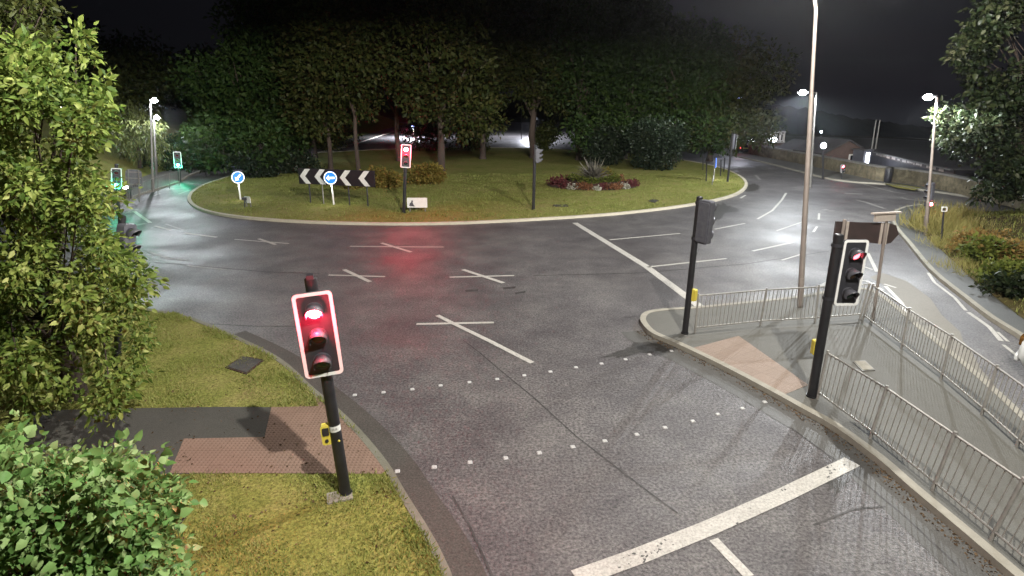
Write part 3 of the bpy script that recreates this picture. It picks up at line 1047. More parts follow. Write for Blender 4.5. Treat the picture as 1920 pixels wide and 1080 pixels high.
M_['dead_leaf'] = leaf_mat("dead leaves", [(0.045, 0.030, 0.018), (0.10, 0.062, 0.034), (0.17, 0.12, 0.07)], 0.1, 0.8)
lp_ = [p for p in sp[6:42]]
litter("fallen_leaves", "brown fallen leaves lying in the gutter by the right hand kerb", lp_, 1300, 0.0, .20, 0.006, .042, M_['dead_leaf'], 92)
lv_ = [p for p in vp if 2 < p[1] < 16]
litter("fallen_leaves", "scattered fallen leaves over the near left verge", lv_, 900, -4.5, -.2, 0.115, .05, M_['dead_leaf'], 93)
# ragged grass edges over the kerbs
for path_, s0, s1, zz_, nm_ in ((lv_, -.36, -.10, .1, "ragged grass tufts overhanging the near left kerb"),):
    R = np.random.default_rng(94)
    n = 9000
    seg = [Vector(b) - Vector(a) for a, b in zip(path_[:-1], path_[1:])]
    P = np.empty((n, 3))
    for i in range(n):
        k = R.integers(len(seg))
        t = seg[k].normalized()
        d = s1 + (s0 - s1) * R.uniform() ** 1.5
        q = Vector(path_[k]) + seg[k] * R.uniform()
        P[i] = (q.x - t.y * d, q.y + t.x * d, zz_)
    P = P[(np.sin(P[:, 0] * 4.1) + np.sin(P[:, 1] * 5.3) + R.normal(size=n) * .5) > -.2]
    P = P[~in_poly(P, path_poly) & ~in_poly(P, lip)]
    n = len(P)
    tag(leaves_mesh("grass_edge", P, R.normal(size=(n, 3)) * .7 + np.array([0, 0, .8]), R.uniform(.05, .13, n), M_['blade'], None, R, .16, .2), nm_, "grass", None, 'stuff')

# grass blades on the verge and tufts on the island
blades("grass", "short yellow green grass growing on the near verge", verge, [path_poly, lip], 150000, 0.1, 0.02, 0.055, M_['blade'], 3, ((-11, 2.5), (0.4, 15.5)), 0.009)
blades("grass", "short mown grass covering the roundabout island", offset(island + island[:1], 0.22)[:-1], [], 60000, 0.105, 0.04, 0.10, M_['blade'], 5, ((-26, 26), (20, 46)), 0.02)

# ------------------------------------------------------------------ street lamps
def street_lamp(name, label, b, t, yaw, rb=0.085, rt=0.05, arm=0.6, power=600, color=(0.90, 0.95, 1.0), led='led', height=None, group='street lamps', emission=True, step=None, z=0.1, bend=None, spot=178, colmat='dull_galv', big=1.0):
    B, T = mast(b, t, z)
    if height:
        T = B + (T - B) * ((height - z) / (T.z - B.z))
    t_ = thing(name, label, 'street lamp', frame(B, T, yaw), group)
    h = (T - B).length
    m = MB()
    if step:
        m.tube([(0, 0, -0.1), (0, 0, step)], [rb, rb * 0.74], 14)
        pts = [(0, 0, step), (0, 0, (step + h) / 2), (bend or 0, 0, h)]
        m.tube(pts, [rb * 0.60, rb * .55, rt], 14)
        m.tube([(0, 0, step - .03), (0, 0, step + .05)], [rb * .78, rb * .62], 14)
    else:
        m.tube([(0, 0, -0.1), (0, 0, 1.4)], [rb, rb], 12)
        m.tube([(0, 0, 1.4), (0, 0, 1.5), (bend or 0, 0, h)], [rb, rb * .75, rt], 12)
    m.box((0, -rb * .98, 0.6), (0.1, 0.02, 0.5))
    m.build("column", M_[colmat], t_)
    e = (bend or 0)
    a = MB()
    a.tube([(e, 0, h - .05), (e, -arm * .4, h + 0.04), (e, -arm, h + 0.06)], 0.03, 8)
    a.build("bracket", M_[colmat], t_)
    hd = MB()
    k = big
    out = [(-.13 * k, 0), (-.15 * k, -.25 * k), (-.12 * k, -.62 * k), (0.0, -.70 * k), (.12 * k, -.62 * k), (.15 * k, -.25 * k), (.13 * k, 0)]
    hd.prism(out, h + 0.03, h + 0.10 * k, Matrix.Translation((e, -arm + .1, 0)))
    hd.box((e, -arm - .15 * k, h + .11 * k), (.14 * k, .3 * k, .05))
    hm = hd.build("lantern", M_['grey_plastic'], t_)
    df = MB()
    df.prism([(-.11 * k, -.10 * k), (-.11 * k, -.58 * k), (.11 * k, -.58 * k), (.11 * k, -.10 * k)], h + 0.005, h + 0.028, Matrix.Translation((e, -arm + .1, 0)))
    df.ball((e, -arm - .24 * k, h + .02), (.12 * k, .24 * k, .16 * k), 12, 8)
    df.build("diffuser", M_[led], hm)
    if power:
        light("lamp_light", 'SPOT', (e, -arm - .25 * k, h - 0.22), power, color, t_, 0.12, spot, 0.1, (0, 0, -1))
    return t_


# the lamp above and behind the camera
LX, LY, LZ = 3.7, 0.1, 13.0
cpx, cpy = 6.75, -0.7
yw = math.degrees(math.atan2(LX - cpx, -(LY - cpy)))
dl = math.hypot(LX - cpx, LY - cpy)
pl = thing("street_lamp", "very tall grey street lamp column on the railed pavement near the camera", "street lamp", flat((cpx, cpy, 0.1), yw), "street lamps")
m = MB()
m.tube([(0, 0, -.1), (0, 0, 2)], [.11, .11], 12)
m.tube([(0, 0, 2), (0, 0, 2.1), (0, 0, LZ - .3)], [.11, .085, .055], 12)
m.build("column", M_['dull_galv'], pl)
m = MB()
m.tube([(0, 0, LZ - .35), (0, -dl * .35, LZ - .05), (0, -dl + .3, LZ)], .035, 8)
m.build("bracket", M_['dull_galv'], pl)
m = MB()
m.prism([(-.13, .1), (-.15, -.15), (-.12, -.52), (0, -.6), (.12, -.52), (.15, -.15), (.13, .1)], LZ - .02, LZ + .07, Matrix.Translation((0, -dl + .25, 0)))
hm = m.build("lantern", M_['grey_plastic'], pl)
m = MB()
m.box((0, -dl, LZ - .04), (.2, .5, .03))
m.build("diffuser", M_['led'], hm)
light("lamp_light", 'SPOT', (0, -dl, LZ - .2), 9200, (1.0, 0.965, 0.89), pl, 0.16, 178, 0.1, (0, 0, -1))

street_lamp("street_lamp", "tall stepped lamp column rising out of the top of the picture behind the guard rail", (1500, 576), (1531, 0), -20, rb=0.078, rt=0.04, arm=1.0, power=3400, color=(1.0, 0.965, 0.90), height=10.0, step=5.75, colmat='column', bend=-0.35)
street_lamp("street_lamp", "lit lamp column in front of the right hand tree, beside the rear facing traffic light", (1735, 440), (1757, 182), -95, rb=0.075, rt=0.045, arm=0.15, power=1900, color=(0.92, 0.97, 1.0), z=0.1, colmat='column', big=0.8, spot=158)
street_lamp("street_lamp", "lit lamp whose column hides behind the tall stepped lamp column", (1519, 350), (1531, 173), -80, rb=0.09, rt=0.05, arm=0.7, power=1700, color=(0.92, 0.97, 1.0), big=1.15)
street_lamp("street_lamp", "taller of the two lit lamps on the far left pavement", (287, 356), (282, 188), 60, rb=0.09, rt=0.055, arm=0.2, power=330, color=(0.90, 0.94, 1.0))
street_lamp("street_lamp", "shorter and farther of the two lit lamps on the far left pavement", (293, 328), (288, 220), 60, rb=0.11, rt=0.06, arm=0.2, power=420, color=(0.88, 0.93, 1.0))
street_lamp("street_lamp", "lit lamp shining through the leaves of the near left tree", (118, 380), (116, 184), 20, rb=0.09, rt=0.055, arm=0.4, power=300, color=(0.92, 0.95, 1.0), big=1.9)
street_lamp("street_lamp", "far bluish lamp standing behind the small roundish tree on the left bank", (383, 310), (388, 240), 0, rb=0.09, rt=0.055, arm=0.2, power=420, color=(0.5, 0.6, 1.0), led='led_blue')
# lamps beyond the island, seen between the trunks
for k, (px, py, D, pw, lab) in enumerate([(778, 236, 96, 4200, "far bluish lamp glimpsed between trunks above the lit red signal on the island"), (1000, 215, 98, 3600, "far lamp beyond the island that lights the road behind the central pole"), (1374, 182, 72, 300, "far lamp glinting through the crown at the right end of the island trees")]):
    B = AT(px, 300, D)
    B.z = 0.05
    T = AT(px, py, D)
    tl = thing("street_lamp", lab, "street lamp", frame(B, Vector((B.x, B.y, T.z))), "street lamps")
    h = T.z - B.z
    m = MB()
    m.tube([(0, 0, 0), (0, 0, h)], [.09, .05], 8)
    m.build("column", M_['dull_galv'], tl)
    m = MB()
    m.prism([(-.3, 0), (-.3, -.7), (.3, -.7), (.3, 0)], h, h + .12)
    hm = m.build("lantern", M_['grey_plastic'], tl)
    m = MB()
    m.ball((0, -.35, h - .04), (.3, .32, .14), 8, 6)
    m.build("diffuser", M_['led_blue' if k != 1 else 'led_far'], hm)
    light("lamp_light", 'SPOT', (0, -.35, h - .35), pw, (.85, .88, 1), tl, .12, 170, .2, (0, 0, -1))


# ------------------------------------------------------------------ traffic signals
def visor(m, x, z, y0, r, ln):
    n = 14
    vs = []
    for j, (yy, rr_) in enumerate(((y0, r), (y0 - ln, r * 1.02), (y0 - ln, r * .94), (y0, r * .92))):
        for i in range(n + 1):
            a = math.radians(-25 + 230 * i / n)
            sag = 0.0 if j in (0, 3) else -ln * .45 * max(0, -math.sin(a)) - 0.02
            cut = 1.0
            y = yy if j in (0, 3) else y0 - ln * (0.55 + 0.45 * max(0, math.sin(a)))
            vs.append((x + rr_ * math.cos(a), y, z + rr_ * math.sin(a) + (-.02 if j in (1, 2) else 0)))
    k = n + 1
    fs = [(j * k + i, j * k + i + 1, ((j + 1) % 4) * k + i + 1, ((j + 1) % 4) * k + i) for j in range(4) for i in range(n)]
    return m.add(vs, fs, True)


def head(parent, z0, z1, x=0.0, y=-0.12, wid=0.50, lit='red', board=True, red='red_on', yaw=0.0, seen_from='front', glow=0.0, amb=None):
    """a three-lamp signal head between heights z0 and z1"""
    hroot = bpy.data.objects.new("signal_head", None)
    COL.objects.link(hroot)
    hroot.parent = parent
    hroot.location = (x, 0, 0)
    hroot.rotation_euler = (0, 0, math.radians(yaw))
    zc, H_ = (z0 + z1) / 2, z1 - z0
    m = MB()
    bw = wid * (0.56 if board else 0.9)
    m.prism(rrect(bw, H_ * .93, .05), 0, 0.17, face(y + .17, 0, zc))
    m.prism(rrect(bw * .85, H_ * .85, .05), 0, 0.03, face(y + .20, 0, zc))
    for k in range(3):
        zz_ = zc + (1 - k) * H_ * .30
        m.box((0, y + .185, zz_), (bw * .8, .035, .02))
        m.box((bw / 2, y + .1, zz_ + .1), (.02, .05, .03))
    m.build("housing", M_['grey_plastic'], hroot)
    if board:
        m = MB()
        m.prism(rrect(wid, H_, .06), 0, 0.012, face(y - .01, 0, zc))
        bo = m.build("backing_board", M_['blackp'], hroot)
        m = MB()
        m.ring(rrect(wid, H_, .06), rrect(wid - .09, H_ - .09, .03), 0.014, 0.022, face(y - .01, 0, zc))
        m.build("border", M_['white'], bo)
        m = MB()
        m.ring(rrect(wid + .012, H_ + .012, .062), rrect(wid - .02, H_ - .02, .05), -0.012, -0.002, face(y - .01, 0, zc))
        m.build("board_edge", M_['grey_plastic'], bo)
    yf = y - (0.035 if board else .0)
    r = 0.105
    names = ('red', 'amber', 'green')
    for k in range(3):
        zz_ = zc + (1 - k) * H_ * .30 - .01
        nm = names[k]
        on = nm == lit
        m = MB()
        m.prism(circ(r * .9), 0, .012, face(yf, 0, zz_))
        m.ball((0, yf - .012, zz_), (r * .86, .028, r * .86), 14, 8)
        mm = {'red': red, 'green': 'green_on', 'amber': 'lens_amber'}[nm] if on else 'lens_' + nm
        ln = m.build("lens", M_[mm], hroot)
        m = MB()
        visor(m, 0, zz_, yf + .01, r * 1.08, .24)
        m.ring(circ(r * 1.12), circ(r * .88), 0.0, .02, face(yf + .01, 0, zz_))
        m.build("visor", M_['grey_plastic'], hroot)
        if on and glow:
            light("lamp_light", 'POINT', (0, yf - .30, zz_ - .02), glow, (1, .02, .06) if nm == 'red' else (.02, 1, .5), hroot, .08)
    return hroot


def signal(name, label, b, t, yaw, zs, r=0.075, z=0.1, group='traffic signals', button=None, sticker=None, cap=True, polemat='black', **k):
    B, T = mast(b, t, z)
    M = frame(B, T, yaw)
    t_ = thing(name, label, 'traffic light', M, group)
    h = (T - B).length
    m = MB()
    m.tube([(0, 0, -.1), (0, 0, h)], r, 16)
    if cap:
        m.ball((0, 0, h), (r, r, .03), 12, 6)
    m.tube([(0, 0, 0), (0, 0, .03)], r * 1.25, 16)
    m.build("pole", M_[polemat], t_)
    if zs:
        head(t_, zs[0] - z, zs[1] - z, **k)
        if k.get('x', 0) or k.get('board', True):
            for q in (zs[0] - z + .12, zs[1] - z - .12):
                m = MB()
                m.tube([(0, 0, q - .03), (0, 0, q + .03)], r * 1.2, 14)
                m.tube([(0, 0, q), (k.get('x', 0) * .8 + .001, k.get('y', -.12) + .15 if not k.get('x') else 0, q)], .022, 8)
                m.build("bracket", M_['blackp'], t_)
    if button:
        bz, bx, by, mt = button
        m = MB()
        m.prism(rrect(.13, .30, .03), 0, .10, Matrix.Translation((bx, by, bz)) @ face(.05, 0, 0))
        bt = m.build("push_button_box", M_[mt], t_)
        m = MB()
        m.prism(rrect(.09, .12, .015), 0, .012, Matrix.Translation((bx, by, bz + .06)) @ face(-.05, 0, 0))
        m.prism(circ(.025), 0, .015, Matrix.Translation((bx, by, bz - .08)) @ face(-.05, 0, 0))
        m.build("push_button_panel", M_['blackp'], bt)
    if sticker:
        m = MB()
        n = 10
        vs = []
        for zz_ in (sticker - .045, sticker + .045):
            for i in range(n + 1):
                a = math.radians(-90 - 75 + 150 * i / n)
                vs.append(((r + .003) * math.cos(a), (r + .003) * math.sin(a), zz_))
        m.add(vs, [(i, i + 1, n + 2 + i, n + 1 + i) for i in range(n)], True)
        st = m.build("sticker", M_['white'], t_)
        m = MB()
        for q, w_ in ((-.028, .006), (-.008, .01), (.014, .006), (.030, .008)):
            m.box((q, -math.sqrt((r + .0045) ** 2 - q * q), sticker), (w_, .002, .035))
        m.build("sticker_marking", M_['dull_galv'], st)
    return t_


# near left signal
s1 = signal("traffic_signal", "near traffic light with glowing red lens and white bordered board on the left verge", (648, 925), (582, 522), 15, (2.10, 3.30), r=.082, glow=70, y=-.14, button=(1.02, -.13, .02, 'yellow'), sticker=1.12)
m = MB()
m.prism(circ(.05, 12), 3.31, 3.345, Matrix.Translation((0, 0, 0)))
m.box((0, -.02, 3.375), (.09, .11, .06))
m.tube([(0, 0, 3.2), (0, 0, 3.35)], .03, 8)
m.build("detector", M_['blackp'], s1)
m = MB()
m.ball((.035, -.082, .93), (.018, .008, .018), 8, 6)
m.build("reflector", M_['yellow'], s1)
fp = G(640, 931, .1)
tag(MB().prism(rrect(.36, .24, .02, 2), .098, .125, Matrix.Translation((fp.x - .02, fp.y - .01, 0)) @ Matrix.Rotation(.35, 4, 'Z')).build("base_slab", M_['kerb']), "small pale concrete slab at the foot of the near traffic light", "slab")
# right hand signal
s2 = signal("traffic_signal", "traffic light with red arrow like glow and white border beside the brown direction sign", (1522, 743), (1573, 441), 4, (2.02, 3.28), r=.085, x=.30, y=-.06, wid=.47, red='red_soft', glow=0, lit='red', button=(1.0, -.02, .10, 'yellow'))
# central signal seen from behind
s3 = signal("traffic_signal", "traffic light seen from behind, standing at the rounded tip of the pavement island", (1284, 625), (1312, 370), 128, (2.42, 3.52), r=.075, x=-.20, y=-.10, wid=.36, lit='none', board=False, button=(1.03, -.10, -.05, 'yellow'), sticker=2.15)
# lit red signal on the roundabout
s4 = signal("traffic_signal", "blazing red traffic light on the roundabout lawn beside the low white panel", (757, 399), (762, 268), 10, (2.45, 3.62), r=.085, y=-.14, wid=.50, red='red_far', glow=150)
# central island pole with a sideways head
s5 = signal("traffic_signal", "black pole with a sideways signal head on the lawn left of the flower bed", (1000, 393), (1003, 272), 100, (2.55, 3.35), r=.085, x=0.0, y=-.22, wid=.40, lit='none', board=False)
# green signals on the left
s6 = signal("traffic_signal", "green traffic light with a glowing white border on the far left pavement", (337, 339), (332, 284), 25, (1.05, 2.2), r=.10, y=-.16, wid=.50, lit='green', glow=70)
s7 = signal("traffic_signal", "green traffic light blazing at the right edge of the near left tree", (222, 398), (218, 308), 30, (1.35, 2.4), r=.08, y=-.14, wid=.46, lit='green', glow=60)
s8 = signal("traffic_signal", "black traffic light seen side on, half hidden by the near left tree", (219, 700), (229, 405), 80, (2.35, 3.38), r=.07, y=-.20, wid=.34, lit='none', board=False)
# signals on the right
s9 = signal("traffic_signal", "rear facing traffic light with a low red glow beside the right lamp column", (1738, 421), (1746, 340), -70, (1.2, 2.1), r=.06, y=-.10, x=.0, wid=.34, lit='none', board=False)
m = MB()
m.box((0, -.10, 0.98), (.20, .16, .20))
lw = m.build("low_signal", M_['blackp'], s9)
m = MB()
m.prism(circ(.075, 14), 0, .02, Matrix.Rotation(math.radians(70), 4, 'Z') @ face(-.13, .0, .98))
m.ball((.11, -.05, .98), (.07, .07, .07), 10, 6)
m.build("lens", M_['red_small'], lw)
s10 = signal("traffic_signal", "black traffic light at the right tip of the island lawn with its head turned away", (1364, 341), (1374, 256), 120, (2.4, 3.5), r=.075, y=-.15, wid=.42, lit='none')
s11 = signal("traffic_signal", "short post with a small glowing red pedestrian lamp in front of the stone wall", (1578, 335), (1578, 310), 5, (0.55, 1.15), r=.05, y=-.10, wid=.30, lit='red', red='red_small', glow=0, z=.1)
B, T = mast((1543, 334), (1543, 270))
t_ = thing("lit_post_sign", "tall dark post carrying a small bluish white lit sign in front of the stone wall", "sign", frame(B, T), None)
h = (T - B).length
MB().tube([(0, 0, -.1), (0, 0, h)], .07, 10).build("pole", M_['black'], t_)
m = MB()
m.prism(circ(.20, 18), 0, .05, face(-.06, 0, h - .12))
m.build("sign_face", M_['led_far'], t_)
MB().prism(circ(.24, 18), 0, .03, face(-.02, 0, h - .12)).build("sign_hood", M_['hood'], t_)


# ------------------------------------------------------------------ signs on the island
def round_sign(label, b, t, r, yaw, kind, post, pr=.05, hood=True, glowp=25):
    B, T = mast(b, t)
    t_ = thing("keep_left_sign", label, "road sign", frame(B, T, yaw), "round blue arrow signs")
    h = (T - B).length
    MB().tube([(0, 0, -.1), (0, 0, h - r * .2)], pr, 10).build("post", M_[post], t_)
    m = MB()
    m.prism(circ(r, 30), 0, .04, face(-.05, 0, h - r))
    dsc = m.build("sign_disc", M_['blue_sign'], t_)
    m = MB()
    m.ring(circ(r, 30), circ(r * .87, 30), .042, .048, face(-.05, 0, h - r))
    m.build("sign_border", M_['white_sign'], dsc)
    m = MB()
    k = r
    arrow = [(-.66 * k, 0), (-.22 * k, .42 * k), (-.22 * k, .15 * k), (.62 * k, .15 * k), (.62 * k, -.15 * k), (-.22 * k, -.15 * k), (-.22 * k, -.42 * k)]
    if kind == 'down':
        Mx = Matrix.Rotation(math.radians(45), 4, 'Z')
        arrow = [tuple((Mx @ Vector((*p, 0)))[:2]) for p in arrow]
    m.prism(arrow, .042, .050, face(-.05, 0, h - r))
    m.build("sign_arrow", M_['white_sign'], dsc)
    if hood:
        m = MB()
        m.box((-.02, -.22, h + .06), (r * 1.3, .42, .06))
        m.tube([(0, .0, h - .1), (0, .0, h + .06)], .03, 8)
        m.build("sign_lamp", M_['hood'], t_)
    light("lamp_light", 'SPOT', (0, -.12, h - 2 * r - .05), glowp * .5, (.95, 1.0, .86), t_, .05, 150, .6, (0, -.15, -1))
    return t_


round_sign("lit round blue sign with a white left arrow in front of the chevron board", (626, 384), (619, 321), .36, 0, 'left', 'white', hood=False, glowp=60)
round_sign("lit round blue sign under a dark hood at the left tip of the island lawn", (451, 375), (444, 321), .35, 38, 'down', 'white', hood=True, glowp=45)
round_sign("small blue lit sign seen edge on at the right tip of the island lawn", (1338, 338), (1341, 296), .36, 75, 'down', 'dull_galv', hood=True, glowp=70)

# chevron board
B1, B2 = G(572, 381, .1), G(697, 388, .1)
ctr = (B1 + B2) / 2
ax_ = (B2 - B1)
t_ = thing("chevron_board", "long black chevron board with four white arrowheads pointing left on thin posts", "road sign", Matrix.Translation((ctr.x, ctr.y, .1)) @ Matrix.Rotation(math.atan2(ax_.y, ax_.x), 4, 'Z'))
L = ax_.length
hz0, hz1 = 1.10, 1.98
hc, hh = (hz0 + hz1) / 2, hz1 - hz0
m = MB()
m.box((0.02, 0, hc), (L + .55, .03, hh))
bd = m.build("board", M_['chev_black'], t_)
for k, u in enumerate((-.45, -.245, .10, .35)):
    a = hh * .47
    x0 = u * (L + .4)
    wv = .34
    pts = [(x0 - .20, 0), (x0 + .16, a), (x0 + .16 + wv, a), (x0 - .20 + wv, 0), (x0 + .16 + wv, -a), (x0 + .16, -a)]
    m = MB()
    m.prism(pts, 0, .006, face(-.018, 0, hc))
    m.build("chevron", M_['chev_white'], bd)
for k, u in enumerate((-.42, -.22, .17, .44)):
    m = MB()
    m.tube([(u * L, .05, -.15), (u * L, .05, hz1 - .05)], .038, 8)
    m.build("post", M_['dull_galv' if k in (1,) else 'blackp'], t_)

# low white panels
def low_panel(label, b, t, wd, hg, yaw, mark=True):
    B, T = mast(b, t)
    t_ = thing("low_panel", label, "panel", flat(B, yaw), "low white panels on the lawn")
    for sx in (-1, 1):
        MB().tube([(sx * wd * .38, .03, -.1), (sx * wd * .38, .03, hg)], .03, 8).build("leg", M_['dull_galv'], t_)
    m = MB()
    m.prism(rrect(wd, hg, .03), 0, .03, face(0, 0, .22 + hg / 2))
    pn = m.build("panel_face", M_['chev_white'], t_)
    if mark:
        m = MB()
        c = [(-wd * .40, -.16), (-wd * .36, -.02), (-wd * .30, .02), (-wd * .28, .12), (-wd * .24, .14), (-wd * .20, .10), (-wd * .22, .0), (-wd * .17, -.12), (-wd * .12, -.2)]
        m.prism(c, .032, .036, face(0, 0, .22 + hg / 2))
        m.build("panel_picture", M_['grey_plastic'], pn)
    return t_


low_panel("low white panel with a small dark picture beside the red signal pole on the lawn", (783, 397), (783, 368), 1.05, .52, 0)
low_panel("small pale panel on short legs below the left hand blue sign", (466, 388), (466, 368), .42, .36, -25)
low_panel("small dark panel below the blue sign at the right tip of the lawn", (1336, 346), (1336, 328), .5, .4, 70)
B, T = mast((459, 389), (458, 372))
t_ = thing("spotlight", "small black spotlight on a short post before the small pale panel", "spotlight", frame(B, T, 200))
MB().tube([(0, 0, -.1), (0, 0, .42)], .025, 8).build("post", M_['blackp'], t_)
MB().box((0, 0, .48), (.24, .2, .14)).build("lamp_housing", M_['blackp'], t_)
# bare black posts
for b_, t2, lab, r_ in [((462, 331), (461, 298), "plain black post at the left end of the dark hedge on the island", .08), ((358, 325), (357, 287), "plain black post beyond the green light on the left bank", .08), ((1324, 340), (1325, 303), "thin black post left of the edge on blue sign at the lawn tip", .05), ((1351, 330), (1352, 300), "thin black post just right of the edge on blue sign", .05), ((1357, 322), (1359, 296), "thin black post second to the right of the edge on blue sign", .05), ((1318, 1032 / 1000 + 318), (1318, 290), "thin black post under the last island crown", .04)]:
    B, T = mast(b_, t2)
    h = (T - B).length
    m = MB()
    m.tube([(0, 0, -.1), (0, 0, h)], r_, 10)
    m.ball((0, 0, h), (r_, r_, .04), 10, 6)
    tag(m.build("bollard_post", M_['black'], None, frame(B, T)), lab, "post")
# small post on the right bank
B, T = mast((1764, 459), (1770, 391))
t_ = thing("marker_post", "thin dark marker post with a small square top on the right grass edge", "post", frame(B, T, -20))
h = (T - B).length
MB().tube([(0, 0, -.1), (0, 0, h)], .035, 8).build("post", M_['blackp'], t_)
m = MB()
m.ring(rrect(.20, .20, .03, 2), rrect(.13, .13, .02, 2), 0, .03, face(-.03, 0, h - .02))
m.build("marker_plate", M_['white'], t_)
# skeleton back of a sign at the far left
B, T = mast((252, 376), (250, 318))
t_ = thing("direction_sign", "large sign seen from behind at the far left pavement edge", "road sign", frame(B, T, 30))
h = (T - B).length
for sx in (-.25, .25):
    MB().tube([(sx, 0, -.1), (sx, 0, h)], .035, 8).build("post", M_['dull_galv'], t_)
m = MB()
m.prism(rrect(.8, 1.0, .2), 0, .03, face(.08, 0, h - .5))
sb = m.build("sign_plate", M_['grey_plastic'], t_)
m = MB()
for q in (-.35, 0, .35):
    m.box((0, .03, h - .5 + q), (.7, .04, .05))
m.build("rail", M_['dull_galv'], sb)
B, T = mast((240, 372), (240, 345))
t_ = thing("lit_bollard", "small bluish white lit bollard at the road edge beside the near left tree", "bollard", flat(B, 20))
MB().prism(rrect(.36, .26, .05), 0, 1.0).build("body", M_['blackp'], t_)
MB().prism(circ(.17, 18), 0, .02, face(-.13, 0, .75)).build("sign_face", M_['led_far'], t_)

# brown direction sign by the right signal, seen from behind
BL, TL = mast((1552, 606), (1585, 405))
BR, TR = mast((1637, 597), (1664, 404))
t_ = thing("direction_sign", "brown backed direction sign with a pointed right end on two grey posts", "road sign", Matrix.Translation(BR) @ Matrix.Rotation(math.atan2((BR - BL).y, (BR - BL).x), 4, 'Z'))
Wi = (BR - BL).length
zt = TR.z - .1
lean = Vector(t_.matrix_world.inverted() @ TR)
leanL = Vector(t_.matrix_world.inverted() @ TL)
for e0, e1 in (((0, 0, -.1), (lean.x, lean.y, zt + .02)), ((-Wi, 0, -.1), (leanL.x, leanL.y, zt - .02))):
    MB().tube([e0, e1], .04, 10).build("post", M_['column'], t_)
c0 = Matrix.Translation((0, .05, 0))
x1 = lean.x
zb = zt - .62
out = [(leanL.x - .18, zt - .08), (x1 + .08, zt - .20), (x1 + .34, zt - .28), (x1 + .47, zt - .52), (x1 + .26, zt - .74), (x1 + .08, zt - .76), (leanL.x - .18, zt - .56)]
m = MB()
m.prism(out, -.012, .012, face(.06, 0, 0))
pl_ = m.build("sign_plate", M_['sign_back'], t_)
for u in (leanL.x + .17, x1 - .12, x1 + .05):
    m = MB()
    k = (u - (leanL.x - .18)) / (x1 + .08 - (leanL.x - .18))
    a0, a1 = zt - .08 - .12 * k, zt - .56 - .20 * k
    m.box((u, .03, (a0 + a1) / 2), (.06, .03, a0 - a1 + .02))
    m.build("batten", M_['batten'], pl_)
m = MB()
m.tube([(leanL.x - .14, 0.0, zt - .56), (leanL.x + .02, 0.0, zt - .56)], .03, 8)
m.build("clip", M_['white'], pl_)
m = MB()
m.box((x1 - .18, -.06, zt - .02), (.62, .05, .20))
m.box((x1 - .18, -.09, zt + .10), (.86, .10, .035))
m.build("small_sign", M_['batten'], t_)


# ------------------------------------------------------------------ guard rails
def guard_rail(label, base, tops, spacing=.105, bar=.0085, m_='galv', kick=True, lastpost=True):
    P = [G(x, y, .1) for x, y in base]
    o = P[0].copy()
    t_ = thing("guard_rail", label, "guard rail", Matrix.Translation(o), "pedestrian guard rails")
    Q = []
    for b_, tp in zip(base, tops):
        B, T = mast(b_, tp)
        v = T - B
        Q.append(v * (1.0 / max(v.z, .3)) if v.z > .3 else Vector((0, 0, 1)))
    P = [p - o for p in P]
    for i, p in enumerate(P):
        if i == len(P) - 1 and not lastpost:
            break
        m = MB()
        m.tube([p + Vector((0, 0, -.05)), p + Q[i] * 1.03], .026, 8)
        m.build("post", M_[m_], t_)
    for i in range(len(P) - 1):
        a, b_ = P[i], P[i + 1]
        n = max(3, int((b_ - a).length / spacing))
        m = MB()
        for k in (0.14, 0.98):
            m.tube([a + Q[i] * k, b_ + Q[i + 1] * k], .019, 6)
        for j in range(1, n):
            u = j / n
            p0 = a.lerp(b_, u)
            q = Q[i].lerp(Q[i + 1], u)
            m.tube([p0 + q * .14, p0 + q * .98], bar, 5, False)
        m.build("panel", M_[m_], t_)
    return t_


guard_rail("grey guard rail along the roundabout side of the pavement island", [(1303, 624), (1425, 611), (1528, 605), (1612, 598)], [(1310, 548), (1437, 545), (1535, 543), (1628, 540)])
guard_rail("grey guard rail along the right hand road edge of the pavement island", [(1617, 600), (1690, 655), (1764, 712), (1840, 778), (1905, 838), (1985, 915)], [(1635, 541), (1703, 590), (1780, 648), (1860, 716), (1930, 778), (2020, 850)])
guard_rail("grey guard rail nearest the camera, starting at the right signal pole", [(1532, 748), (1631, 822), (1747, 919), (1856, 1012), (1975, 1115)], [(1549, 673), (1657, 744), (1783, 831), (1903, 927), (2030, 1035)])
guard_rail("low dark guard rail on the far left pavement beside the lamps", [(238, 384), (262, 374), (296, 361), (318, 353), (336, 347)], [(238, 352), (262, 345), (296, 336), (318, 330), (336, 325)], spacing=.25, m_='dull_galv')
# kerb-side cabinet lid and covers in the pavement
for px_, lab, mt in (([(1598, 678), (1622, 677), (1641, 695), (1617, 697)], "pale rectangular access cover in the railed pavement", 'kerb'), ([(422, 690), (455, 668), (496, 676), (462, 703)], "dark iron access cover sunk in the near verge", 'iron'), ([(1038, 384), (1064, 384), (1066, 388), (1036, 388)], "dark slot cover on the lawn below the flower bed", 'iron'), ([(1215, 377), (1226, 373), (1236, 377), (1226, 381)], "small rusty cover on the lawn right of the flower bed", 'iron')):
    P = [G(x, y, .1) for x, y in px_]
    c = sum(P, Vector()) / 4
    t_ = thing("access_cover", lab, "cover", Matrix.Translation((c.x, c.y, .1)))
    q = [((p - c).x, (p - c).y) for p in P]
    MB().prism(q, .0, .02).build("frame", M_['dull_galv' if mt == 'kerb' else 'soil'], t_)
    MB().prism([(a * .86, b2 * .86) for a, b2 in q], .015, .028).build("lid", M_[mt], t_)

